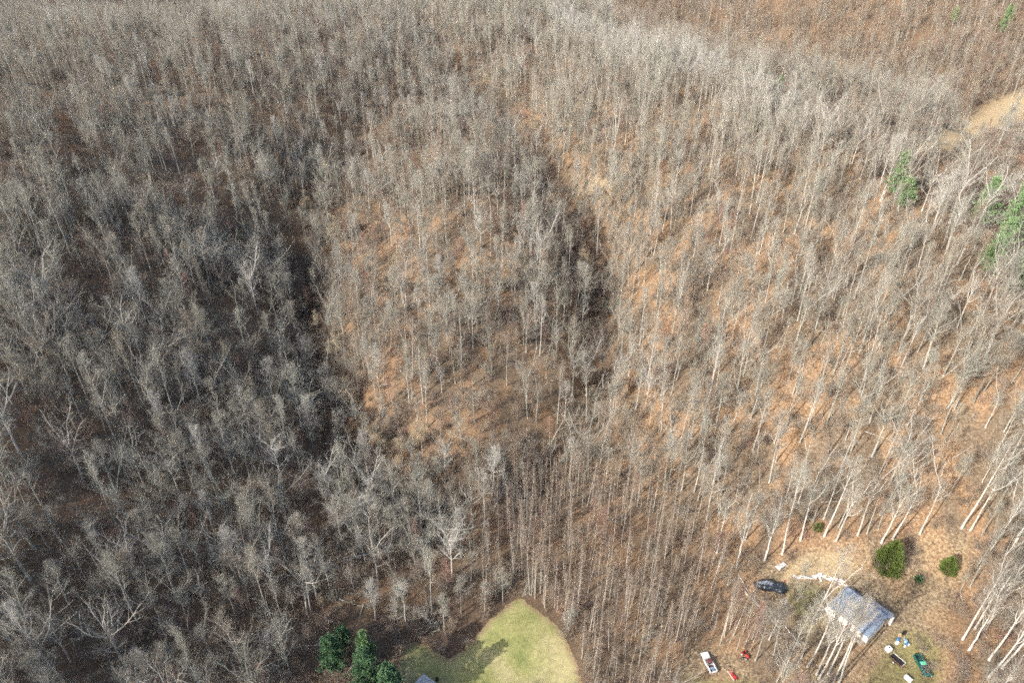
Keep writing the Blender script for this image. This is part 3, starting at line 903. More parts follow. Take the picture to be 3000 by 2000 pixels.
for sz, (x, y, z, kind, v, s, rz, hr), a, b in ind:
    p = PROTO[kind][v]
    pc, pd = min(98, round(a / 30)), min(98, round(b / 20))
    # two feet in the same hundredth step aside by the crown
    lab = None
    for dx, dy in ((0, 0), (1, 0), (0, 1), (-1, 0), (0, -1), (1, 1), (-1, 1), (1, -1), (-1, -1), (2, 0), (-2, 0), (0, -2)):
        q = (max(0, pc + dx), max(0, pd + dy))
        if (q, p['look']) not in used:
            used.add((q, p['look'])); break
    lab = f"{p['look']} {BARK[kind]} {zone_word(x, y, a, b)}, foot {say(q[0])} percent across, {say(q[1])} down"
    o = thing(NAMES[kind], lab, 'pole tree' if kind == 'pole' else 'tree', (x, y, z - 0.15), rz, 'pole trees of the planted stand' if kind == 'pole' else 'bare trees standing in the woods')
    o.scale = (s, s, s); o.rotation_euler = (random.gauss(0, 0.035), random.gauss(0, 0.035), rz)
    link('trunk', p['trunk'], o); link('crown', p['crown'], o)

# the rest of the wood, one mass
def scatter(name, label, cat, P, rot, scl, idx, protos):
    """protos: meshes; one object that carries instances of them"""
    c = bpy.data.collections.new(name + '_kinds')
    for k, me in enumerate(protos):
        o = bpy.data.objects.new('%s_kind_%02d' % (name, k), me)
        c.objects.link(o)
    me = bpy.data.meshes.new(name)
    me.vertices.add(len(P)); me.vertices.foreach_set('co', np.asarray(P, np.float32).ravel())
    for nm, typ, arr, key in (('turn', 'FLOAT_VECTOR', rot, 'vector'), ('size', 'FLOAT_VECTOR', scl, 'vector'), ('pick', 'INT', idx, 'value')):
        a = me.attributes.new(nm, typ, 'POINT')
        a.data.foreach_set(key, np.asarray(arr, np.int32 if typ == 'INT' else np.float32).ravel())
    o = link(name, me)
    ng = bpy.data.node_groups.new(name, 'GeometryNodeTree')
    ng.interface.new_socket('Geometry', in_out='INPUT', socket_type='NodeSocketGeometry')
    ng.interface.new_socket('Geometry', in_out='OUTPUT', socket_type='NodeSocketGeometry')
    N = ng.nodes; L = ng.links
    gi = N.new('NodeGroupInput'); go = N.new('NodeGroupOutput')
    ci = N.new('GeometryNodeCollectionInfo')
    ci.inputs['Collection'].default_value = c
    ci.inputs['Separate Children'].default_value = True
    ci.inputs['Reset Children'].default_value = True
    iop = N.new('GeometryNodeInstanceOnPoints')
    iop.inputs['Pick Instance'].default_value = True
    def named(nm, typ):
        q = N.new('GeometryNodeInputNamedAttribute'); q.data_type = typ; q.inputs['Name'].default_value = nm
        return q.outputs['Attribute']
    L.new(gi.outputs[0], iop.inputs['Points'])
    L.new(ci.outputs[0], iop.inputs['Instance'])
    L.new(named('pick', 'INT'), iop.inputs['Instance Index'])
    L.new(named('turn', 'FLOAT_VECTOR'), iop.inputs['Rotation'])
    L.new(named('size', 'FLOAT_VECTOR'), iop.inputs['Scale'])
    L.new(iop.outputs[0], go.inputs[0])
    md = o.modifiers.new('scatter', 'NODES'); md.node_group = ng
    return tag(o, label, cat, kind='stuff')

order = [(k, v) for k in PROTO for v in range(len(PROTO[k]))]
pos = {kv: i for i, kv in enumerate(order)}
P = np.array([(t[0], t[1], t[2] - 0.15) for t in rest])
n = len(rest)
rot = np.column_stack([rng.normal(0, 0.035, n), rng.normal(0, 0.035, n), [t[6] for t in rest]])
sc = np.array([t[5] for t in rest]); wd = rng.uniform(0.85, 1.15, n)
scatter('forest', 'bare winter woodland covering the hills', 'forest', P, rot, np.column_stack([sc * wd, sc * wd, sc]), [pos[(t[3], t[4])] for t in rest], [PROTO[k][v]['whole'] for k, v in order])

# undergrowth: brush and saplings nobody could count
shr = []
for k in range(3):
    V, F = shrub(200 + k, [3.6, 4.6, 3.0][k], [9, 8, 11][k], [0.5, 0.4, 0.75][k])
    shr.append(np_mesh('shrub', V, F, [M[['twig_brown', 'twig', 'twig_brown'][k]]]))
V, F = shrub(210, 4.2, 9, 0.55); shr.append(np_mesh('shrub', V, F, [M['twig_red']]))
X, Y = candidates(2.8, -480, 500, 40, 640)
ok, vis, px, py, Z = in_view(X, Y, 4.0, 60, 60, 20, 60)
k_ = ok & vis
X, Y, Z, py = X[k_], Y[k_], Z[k_], py[k_]
pr = np.full(len(X), 0.42)
lft = inside(LEFT, X, Y); rgt = inside(RIGHT, X, Y)
pr[lft] = 0.68; pr[rgt] = 0.30
pr[inside(GULLY, X, Y)] = 0.75
pr[inside(SCRUB, X, Y)] = 0.7
pr[inside(POLES, X, Y)] = 0.30
pr[inside(YARD, X, Y)] = 0.16
lb_ = np.array([np.array(LAWN[k]) * (1 - f) + np.array(LAWN[(k + 1) % len(LAWN)]) * f for k in range(len(LAWN)) for f in (0, 0.25, 0.5, 0.75)])
pr[((np.column_stack([X, Y])[:, None] - lb_[None]) ** 2).sum(-1).min(1) < 64] = 0.75
pr[(X - at(2255,1715)[0]) ** 2 + (Y - at(2255,1715)[1]) ** 2 < 36] = 0
pr[inside(LAWN, X, Y) | inside(FIELD, X, Y) | inside(DRIVE, X, Y)] = 0.0
hx, hy, _ = at(2515, 1790)
pr[(X - hx) ** 2 + (Y - hy) ** 2 < 13 ** 2] = 0
s_ = rng.random(len(X)) < pr
X, Y, Z = X[s_], Y[s_], Z[s_]
n = len(X)
sc = rng.uniform(0.45, 1.6, n)
scatter('undergrowth', 'leafless brown brush and saplings under the trees', 'undergrowth', np.column_stack([X, Y, Z - 0.05]), np.column_stack([rng.normal(0, .08, n), rng.normal(0, .08, n), rng.random(n) * 6.28]),
        np.column_stack([sc * rng.uniform(0.8, 1.4, n), sc * rng.uniform(0.8, 1.4, n), sc]), rng.choice(4, n, p=[0.4, 0.25, 0.25, 0.1]), shr)
print('undergrowth', n, round(time.time() - T0, 1))

# deadfall: branches and rotten stems strewn over the litter
dead = []
for k in range(3):
    g = np.random.default_rng(300 + k)
    P_ = np.zeros((1, 6, 3)); P_[0, :, 0] = np.linspace(0, [5.0, 8.0, 3.0][k], 6); P_[0, :, 1] = np.cumsum(g.normal(0, 0.15, 6)); P_[0, :, 2] = 0.12
    R_ = np.linspace([0.09, 0.15, 0.06][k], 0.03, 6)[None]
    B_, RB = grow(P_, R_, 5, 0.3, 0.95, 1.0, 0.8, 3, 0.05, 0.2, 0.5, g)
    B_[:, :, 2] = np.abs(B_[:, :, 2])
    V, F = merge([frusta(P_, R_, 6), frusta(B_, np.maximum(RB, 0.015), 3)])
    dead.append(np_mesh('dead_branch', V, F, [M[['bark', 'bark', 'bark_dark'][k]]]))
X, Y = candidates(7.0, -300, 330, 50, 420)
ok, vis, px, py, Z = in_view(X, Y, 2.0, 20, 20, 10, 20)
k_ = ok & vis & (rng.random(len(X)) < 0.4) & ~inside(POLES, X, Y) & ~inside(LAWN, X, Y) & ~inside(YARD, X, Y) & ~inside(DRIVE, X, Y) & ~inside(FIELD, X, Y)
X, Y, Z = X[k_], Y[k_], Z[k_]; n = len(X); tz = rng.random(n) * 6.283
gxs = (H(X + 2, Y) - H(X - 2, Y)) / 4; gys = (H(X, Y + 2) - H(X, Y - 2)) / 4
tilt = -np.arctan(gxs * np.cos(tz) + gys * np.sin(tz))
scatter('deadfall', 'fallen grey branches strewn over the leaf litter', 'deadfall', np.column_stack([X, Y, Z]), np.column_stack([np.zeros(n), tilt, tz]), np.repeat(rng.uniform(0.6, 1.4, n)[:, None], 3, 1), rng.integers(0, 3, n), dead)

# ------------------------------------------------------------------ evergreens
def pine(seed, Hh=18, spread=4.5, levels=15, per=6):
    g = np.random.default_rng(seed)
    TP, TR = stem(Hh, Hh * 0.013, g, K=10)
    tris_v = []
    br = []
    for l in range(levels):
        t = 0.18 + 0.8 * (l + 0.5) / levels
        z = Hh * t
        Lb = spread * (1.12 - t) ** 0.75 * (0.6 if t < 0.28 else 1.0)
        for k in range(per):
            az = k * 2 * math.pi / per + l * 0.9 + g.normal(0, 0.25)
            ln = Lb * g.uniform(0.55, 1.2)
            el = 0.12 + 0.5 * t + g.normal(0, 0.12)
            d = np.array([math.cos(az) * math.cos(el), math.sin(az) * math.cos(el), math.sin(el)])
            p0 = np.array([0, 0, z + g.normal(0, 0.2)])
            p1 = p0 + d * ln * 0.55; p2 = p1 + unit(d + np.array([0, 0, 0.18])) * ln * 0.45
            br.append((p0, p1, p2))
            m = 20
            s = g.uniform(0.3, 1.0, m)[:, None]
            c = np.where(s < 0.55, p0 + (p1 - p0) * s / 0.55, p1 + (p2 - p1) * (s - 0.55) / 0.45)
            c = c + g.normal(0, 0.16 + 0.05 * ln, (m, 3)) * np.array([1, 1, 0.45])
            for q in c:
                dd = unit(g.normal(0, 1, (9, 3)) + d * 0.8 + np.array([0, 0, 0.7]))
                side = unit(np.cross(dd, g.normal(0, 1, (9, 3)))) * 0.10
                L = g.uniform(0.3, 0.6, 9)[:, None]
                tris_v.append(np.stack([q + side, q - side, q + dd * L], 1))
    V = np.concatenate(tris_v).reshape(-1, 3)
    F = np.arange(len(V)).reshape(-1, 3)
    P = np.array(br); Rd = np.linspace(0.05, 0.015, 3)[None] * np.ones((len(br), 1))
    return merge([frusta(TP, TR, 7), frusta(P, Rd, 3)]), (V, F)

def cedar(seed, Hh=9, rad=3.2, n=9000):
    g = np.random.default_rng(seed)
    TP, TR = stem(Hh * 0.9, Hh * 0.02, g, K=8)
    t = g.random(n) ** 1.25
    az = g.random(n) * 6.283
    prof = rad * np.minimum(1.0, 0.62 + t * 2.2) * (1 - t) ** 0.62
    lump = 1 + 0.16 * np.sin(az * 5 + t * 9) + 0.12 * np.sin(az * 9 - t * 21 + 1) + g.normal(0, 0.05, n)
    lump += 0.22 * np.sin(az * 3 + 1.7 + t * 14) * np.sin(t * 23 + az * 2)
    r = prof * lump * (1 - 0.55 * g.random(n) ** 1.8)
    p = np.column_stack([np.cos(az) * r, np.sin(az) * r, 0.25 + t * Hh])
    kp = np.sin(az * 7 + t * 31) * np.sin(az * 4 - t * 17 + 2) > -0.42
    p = p[kp]; az = az[kp]; n = len(p)
    d = unit(np.column_stack([np.cos(az), np.sin(az), np.full(n, 0.75)]) + g.normal(0, 0.42, (n, 3)))
    side = unit(np.cross(d, g.normal(0, 1, (n, 3)))) * g.uniform(0.05, 0.11, n)[:, None]
    L = g.uniform(0.25, 0.75, n)[:, None] * (Hh / 9) ** 0.4
    V = np.stack([p + side, p - side, p + d * L], 1).reshape(-1, 3)
    return frusta(TP, TR, 6), (V, np.arange(len(V)).reshape(-1, 3))

def evergreen(name, label, cat, made, leaf, px, py, rz=0.0, s=1.0, group=None):
    x, y, z = at(px, py)
    o = thing(name, label, cat, (x, y, z - 0.1), rz, group)
    o.scale = (s, s, s)
    (tv, tf), (cv, cf) = made
    link('trunk', np_mesh('trunk', tv, tf, [M['bark_dark']], smooth=True), o)
    link('crown', np_mesh('crown', cv, cf, [M[leaf]]), o)
    return o
evergreen('cedar_tree', 'big dense olive-green cedar at the clearing edge above the cabin', 'cedar', cedar(1, 11, 3.7, 15000), 'cedar', 2592, 1672)
evergreen('cedar_tree', 'smaller bright green cedar farther right of the big cedar', 'cedar', cedar(2, 5.6, 2.2, 5500), 'cedar', 2772, 1676)
evergreen('cedar_tree', 'tiny round green cedar between the two larger clearing cedars', 'cedar', cedar(3, 2.0, 1.1, 1600), 'needle', 2688, 1703)
evergreen('cedar_tree', 'small green cedar among trunks at the upper clearing edge', 'cedar', cedar(4, 2.6, 1.3, 1800), 'cedar', 2392, 1556)
PG = 'green pines standing among the bare trees'
for k, (px, py, h, lb) in enumerate([(2992, 660, 20, 'pine at the right edge just above the largest pine'), (2915, 770, 15, 'young pine between the largest pine and the edge pine below'), (2975, 860, 16, 'lowest pine of the cluster at the right edge')]):
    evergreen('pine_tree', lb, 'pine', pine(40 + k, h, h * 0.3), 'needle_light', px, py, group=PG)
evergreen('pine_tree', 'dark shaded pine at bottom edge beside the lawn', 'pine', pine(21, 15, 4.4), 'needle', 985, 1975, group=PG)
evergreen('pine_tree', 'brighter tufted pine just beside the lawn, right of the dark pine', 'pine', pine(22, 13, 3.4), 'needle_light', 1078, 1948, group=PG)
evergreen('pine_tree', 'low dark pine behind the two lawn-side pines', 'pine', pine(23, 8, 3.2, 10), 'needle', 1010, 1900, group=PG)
evergreen('pine_tree', 'largest broad pine by the right edge below the sunlit ridge', 'pine', pine(24, 27, 7.6, 17, 7), 'needle_light', 2940, 745, group=PG)
evergreen('pine_tree', 'flat-topped pine on the ridge left of the largest pine', 'pine', pine(25, 19, 5.6), 'needle_light', 2862, 680, group=PG)
evergreen('pine_tree', 'pine touching the right photo edge below the largest pine', 'pine', pine(26, 20, 5.5), 'needle_light', 2995, 830, group=PG)
evergreen('pine_tree', 'smaller pine half hidden by white trunks below the largest pine', 'pine', pine(27, 14, 4.8), 'needle_light', 2885, 815, group=PG)
evergreen('pine_tree', 'light green pine behind the forked white-trunked tree on the ridge', 'pine', pine(28, 18, 4.6), 'needle_light', 2610, 590, group=PG)
evergreen('pine_tree', 'light green pine downhill of the forked white-trunked ridge tree', 'pine', pine(29, 12, 4.4), 'needle_light', 2640, 620, group=PG)
evergreen('pine_tree', 'bright green pine in the top right corner of the photo', 'pine', pine(30, 26, 7.5, 14, 7), 'needle_light', 2930, 112, group=PG)
evergreen('pine_tree', 'small round green pine on the crest of the sunlit ridge', 'pine', pine(31, 14, 4.2, 12), 'needle_light', 2152, 160, group=PG)
evergreen('pine_tree', 'dim green pine among ridge trees left of the small round pine', 'pine', pine(32, 14, 3.6, 12), 'needle', 2045, 190, group=PG)
evergreen('pine_tree', 'thin green pine on the ridge between the round pine and white tree', 'pine', pine(33, 12, 3.4, 12), 'needle_light', 2272, 300, group=PG)
evergreen('pine_tree', 'pale green pine at top edge left of the corner pine', 'pine', pine(34, 16, 5.0, 12), 'needle_light', 2790, 75, group=PG)

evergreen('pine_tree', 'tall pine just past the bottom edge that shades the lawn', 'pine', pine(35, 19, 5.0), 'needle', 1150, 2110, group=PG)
evergreen('pine_tree', 'added pine at the bottom edge left of the shed, shading the lawn', 'pine', pine(38, 14, 4.6), 'needle', 1150, 2050, group=PG)  # added for the shade it throws over the left of the lawn
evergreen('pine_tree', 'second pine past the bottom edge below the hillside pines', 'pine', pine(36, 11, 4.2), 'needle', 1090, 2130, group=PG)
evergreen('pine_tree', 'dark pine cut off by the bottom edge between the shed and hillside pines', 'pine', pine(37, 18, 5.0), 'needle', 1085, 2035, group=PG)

# wheel tracks worn into the drive
M['rut'] = noise_mat('worn_soil', [(0.3, (0.13,0.095,0.06)), (0.6, (0.215,0.165,0.105)), (0.75, (0.29,0.235,0.15))], 1.2, 5, 0.95)
for off in (-0.85, 0.85):
    line = [np.array(at(a, b)[:2]) for a, b in ((1975, 2040), (2010, 1990), (2050, 1945), (2085, 1900), (2120, 1868), (2165, 1850))]
    q = []
    for p0_, p1_ in zip(line[:-1], line[1:]):
        for f in np.linspace(0, 1, 14, endpoint=False): q.append(p0_ * (1 - f) + p1_ * f)
    q = np.array(q); tn = unit(np.gradient(q, axis=0)); nr = np.column_stack([-tn[:, 1], tn[:, 0]])
    w = 0.28 + 0.1 * np.sin(np.arange(len(q)) * 1.7) + rng.normal(0, 0.04, len(q))
    V = []
    for sgn in (-1, 1):
        e = q + nr * (off + sgn * w)[:, None]
        V.append(np.column_stack([e, terrain_exact(e[:, 0], e[:, 1]) + 0.06]))
    n = len(q); i = np.arange(n - 1)
    tag(link('wheel_track', np_mesh('wheel_track', np.concatenate(V), np.stack([i, i + 1, n + i + 1, n + i], 1), [M['rut']], smooth=True)), kind='structure')

# ------------------------------------------------------------------ the cabin
M['tin'] = noise_mat('weathered_tin', [(0.3, (0.29,0.325,0.365)), (0.5, (0.34,0.375,0.415)), (0.7, (0.39,0.42,0.45))], 0.5, 6, 0.55, 0.15, 2.0, 0.25, 0.4)
M['tin_blue'] = noise_mat('blue_grey_tin', [(0.3, (0.21,0.255,0.315)), (0.5, (0.26,0.31,0.375)), (0.7, (0.31,0.36,0.42))], 0.6, 6, 0.55, 0.15, 2.0, 0.25, 0.4)
M['tin_pale'] = noise_mat('pale_tin', [(0.3, (0.36,0.39,0.42)), (0.6, (0.43,0.455,0.48)), (0.75, (0.38,0.375,0.37))], 0.45, 6, 0.6, 0.15, 2.0, 0.15, 0.4)
M['siding'] = noise_mat('white_siding', [(0.3, (0.60,0.56,0.48)), (0.55, (0.76,0.73,0.66)), (0.7, (0.80,0.78,0.72))], 1.2, 6, 0.8)
M['board'] = noise_mat('peeling_white_board', [(0.3, (0.52,0.48,0.42)), (0.5, (0.74,0.72,0.68)), (0.7, (0.82,0.80,0.77))], 3.0, 6, 0.8)
M['dark_hole'] = mat('dark_opening', (0.025, 0.025, 0.028), 0.5)
M['glass'] = mat('dark_glass', (0.03, 0.035, 0.04), 0.12, 0, 0.6)
M['wood'] = noise_mat('raw_plywood', [(0.3, (0.38,0.27,0.15)), (0.7, (0.52,0.40,0.24))], 3, 4, 0.8)
M['old_wood'] = noise_mat('weathered_wood', [(0.3, (0.20,0.16,0.12)), (0.7, (0.33,0.28,0.22))], 3, 4, 0.9)
M['rubber'] = mat('black_rubber', (0.02, 0.02, 0.02), 0.8)
M['black'] = mat('black_paint', (0.02, 0.02, 0.022), 0.5)
M['rust'] = noise_mat('rusty_steel', [(0.3, (0.16,0.07,0.04)), (0.7, (0.30,0.14,0.08))], 4, 5, 0.85)
M['red'] = noise_mat('faded_red_paint', [(0.35, (0.36,0.035,0.03)), (0.7, (0.52,0.07,0.055))], 3, 4, 0.5)
M['maroon'] = noise_mat('faded_maroon_paint', [(0.35, (0.15,0.05,0.05)), (0.7, (0.24,0.09,0.085))], 3, 4, 0.45)
M['white_paint'] = noise_mat('white_car_paint', [(0.3, (0.70,0.70,0.68)), (0.6, (0.80,0.80,0.79))], 2, 4, 0.35, spec=0.5)
M['teal'] = noise_mat('dark_teal_paint', [(0.3, (0.006,0.07,0.062)), (0.7, (0.012,0.12,0.10))], 2, 4, 0.3, spec=0.5)
M['mint'] = noise_mat('faded_green_roof', [(0.3, (0.06,0.40,0.25)), (0.7, (0.12,0.52,0.34))], 2, 4, 0.45, spec=0.5)
M['chrome'] = mat('dull_chrome', (0.6, 0.6, 0.6), 0.3, 0.9)
M['blue'] = mat('blue_plastic', (0.06, 0.17, 0.34), 0.45)
M['pale_blue'] = mat('pale_blue_plastic', (0.22, 0.36, 0.46), 0.5)
M['white_plastic'] = noise_mat('white_plastic', [(0.3, (0.66,0.66,0.63)), (0.6, (0.78,0.78,0.76))], 3, 3, 0.5)
M['tarp'] = noise_mat('black_plastic_sheet', [(0.4, (0.015,0.02,0.028)), (0.62, (0.045,0.055,0.07)), (0.72, (0.18,0.20,0.22))], 1.6, 6, 0.28, 0.9, 1.4, 0, 0.6, stretch=(0.5, 2, 1))
M['grey_sheet'] = noise_mat('grey_plastic_sheet', [(0.35, (0.12,0.14,0.16)), (0.55, (0.30,0.33,0.36)), (0.7, (0.50,0.52,0.54))], 1.4, 6, 0.35, 0.9, 2.0, 0, 0.5, stretch=(0.4, 2.5, 1))
M['amber'] = mat('lamp_glass', (0.7, 0.65, 0.55), 0.2)

hx, hy, hz = at(2511, 1792, 3.0)
HROT = math.atan2(-0.8, 0.6)
cabin = thing('cabin', 'low cabin with patched silver-blue tin roof in the clearing', 'cabin', (hx, hy, hz), HROT)
LX, LY = 11.2, 8.6
mb = MB(); wl = 0.0
mb.box((0, LY / 2 - 0.35, 1.45), (LX - 0.4, 0.16, 3.5)); mb.box((-LX / 2 + 0.25, -0.05, 1.2), (0.16, LY - 0.9, 3.2)); mb.box((LX / 2 - 0.25, -0.05, 1.2), (0.16, LY - 0.9, 3.2))
mb.build('wall', M['siding'], cabin)
# front wall of single white panels with dark gaps and a door
gaps = {2: 'gap', 5: 'door', 8: 'window'}
fw = MB().box((0, -LY / 2 + 0.42, 1.05), (LX - 0.5, 0.10, 3.1)).build('front_wall', M['dark_hole'], cabin)
for k in range(10):
    xk = -LX / 2 + 0.75 + k * 1.08
    if gaps.get(k) == 'gap': continue
    if gaps.get(k) == 'door':
        d = MB().box((xk, -LY / 2 + 0.34, 1.0), (0.9, 0.05, 2.0)).build('door', M['maroon'], cabin)
        MB().box((xk + 0.33, -LY / 2 + 0.29, 1.0), (0.05, 0.05, 0.12)).build('handle', M['chrome'], d)
        continue
    q = MB().box((xk, -LY / 2 + 0.335 - random.uniform(0, 0.03), 1.2 + random.uniform(-0.05, 0.05)), (1.0, 0.05, 2.5)).build('wall_panel', M['siding'], cabin)
    if gaps.get(k) == 'window':
        f = MB().box((xk, -LY / 2 + 0.285, 1.45), (0.8, 0.05, 0.9)).build('window', M['board'], cabin)
        MB().box((xk, -LY / 2 + 0.25, 1.45), (0.66, 0.03, 0.76)).build('pane', M['glass'], f)
# the porch: a pale deck with posts and white sheets
dk = MB().box((0, -LY / 2 - 0.75, 0.12), (LX - 1.0, 1.6, 0.24)).build('porch_floor', M['old_wood'], cabin)
for xk in (-4.8, -2.1, 0.6, 3.2):
    MB().box((xk, -LY / 2 - 0.05, 1.25), (0.12, 0.12, 2.6)).build('porch_post', M['board'], cabin)

def tin_panel(name, w, ln, z0, z1, m, parent, x, y0, y1):
    """one sheet: ribs across x, from y0 (height z0) to y1 (height z1)"""
    mb = MB(); n = 5; pts = []
    for i in range(n + 1):
        xx = x - w / 2 + w * i / n
        pts.append((xx - 0.03 if i else xx, 0)); pts.append((xx if i else xx + 0.03, 0.035))
        pts.append((xx + 0.05 if i < n else xx, 0.035 if i < n else 0))
    vs = []
    for xx, hh in pts:
        vs += [(xx, y0, z0 + hh), (xx, y1, z1 + hh)]
    fs = [(2 * i, 2 * i + 2, 2 * i + 3, 2 * i + 1) for i in range(len(pts) - 1)]
    k = len(vs)
    vs += [(a, b, c - 0.03) for a, b, c in vs]
    fs += [(2 * i + 1 + k, 2 * i + 3 + k, 2 * i + 2 + k, 2 * i + k) for i in range(len(pts) - 1)]
    e = 2 * (len(pts) - 1)
    fs += [(0, 1, 1 + k, k), (e, e + k, e + 1 + k, e + 1)]
    for i in range(len(pts) - 1):
        fs += [(2 * i, 2 * i + k, 2 * i + 2 + k, 2 * i + 2), (2 * i + 1, 2 * i + 3, 2 * i + 3 + k, 2 * i + 1 + k)]
    return mb.add(vs, fs).build(name, m, parent)
roof = MB().box((0, -0.05, 3.02), (LX - 0.2, LY - 0.5, 0.05), rx=math.atan2(0.75, LY)).build('roof', M['old_wood'], cabin)
front = [-4.2, -4.25, -3.95, -3.9, -4.1, -3.95, -4.05, -3.95, -4.75, -4.8, -4.7]
tone = ['tin_blue', 'tin_blue', 'tin_pale', 'tin_pale', 'tin_pale', 'tin', 'tin', 'tin', 'tin', 'tin_blue', 'tin_blue']
for k in range(11):
    xk = -LX / 2 + 0.51 + k * 1.018
    sl = 0.75 / LY
    j = random.uniform(0, 0.03) + (0.02 if k % 2 else 0)
    tin_panel('roof_panel', 1.05, 0, 3.16 + front[k] * sl + j, 3.16 + 4.3 * sl + j, M[tone[k]], roof, xk, front[k], 4.3 + random.uniform(-0.06, 0.06))
for k in range(4):      # the low back addition
    tin_panel('roof_panel', 0.98, 0, 2.85, 2.55, M['tin_blue' if k % 2 else 'tin'], roof, -4.4 + k * 0.95, 4.2, 5.75)
for k in range(7):      # the wide back addition
    tin_panel('roof_panel', 0.98, 0, 2.95, 2.5, M[['tin', 'tin_blue', 'tin_blue', 'tin', 'tin_blue', 'tin_blue', 'tin_pale'][k]], roof, -0.15 + k * 0.95, 4.2, 6.95)
MB().box((-2.97, 5.0, 1.25), (3.7, 1.3, 2.4)).build('back_room', M['old_wood'], cabin)
MB().box((2.7, 5.6, 1.22), (6.4, 2.4, 2.36)).build('back_room', M['old_wood'], cabin)
ch = MB().box((6.15, 5.9, 1.2), (0.7, 1.1, 2.4)).build('flue_box', M['board'], cabin)
MB().tube((5.3, 2.2, 3.3), (5.3, 2.2, 4.1), 0.11, n=10).build('stove_pipe', M['rust'], cabin)
# awning at the front corner
aw = MB()
for i in range(6):
    a0_ = i * 0.28
    aw.box((-LX / 2 + 0.1 + i * 0.32, -LY / 2 - 0.55, 2.35 - 0.10 * math.sin(i * 0.6)), (0.34, 1.3, 0.04), rx=0.25)
aw.build('awning', M['board'], cabin)

def on_ground(px, py, dz=0.0):
    x, y, z = at(px, py)
    return (x, y, z + dz)

# ------------------------------------------------------------------ shed by the lawn
sx, sy, sz = at(1240, 1973, 2.7)
shed = thing('shed', 'grey metal roofed shed corner at the bottom edge of the lawn', 'shed', (sx, sy, sz), R(-35))
MB().box((3.0, -3.4, 1.2), (5.6, 6.4, 2.4)).build('wall', M['old_wood'], shed)
rf = MB().box((3.0, -3.4, 2.45), (6.0, 6.8, 0.06), ry=0.04).build('roof', M['old_wood'], shed)
M['grey_tin'] = noise_mat('grey_tin', [(0.3, (0.33,0.33,0.33)), (0.6, (0.46,0.46,0.45)), (0.75, (0.30,0.28,0.26))], 0.6, 6, 0.6, 0.1, 2.0, 0.1, 0.4)
for k in range(6):
    tin_panel('roof_panel', 1.04, 0, 2.62 - k * 0.04, 2.62 - k * 0.04, M['grey_tin'], rf, 0.5 + k * 1.0, -6.8, 0.05)
b = thing('trash_barrel', 'black barrel beside the grey shed at the bottom edge', 'barrel', on_ground(1281, 1994), 0)
MB().tube((0, 0, 0), (0, 0, 1.0), 0.36, 0.4, 14).build('drum', M['black'], b)
MB().tube((0, 0, 1.0), (0, 0, 1.06), 0.43, 0.36, 14).build('lid', M['black'], b)

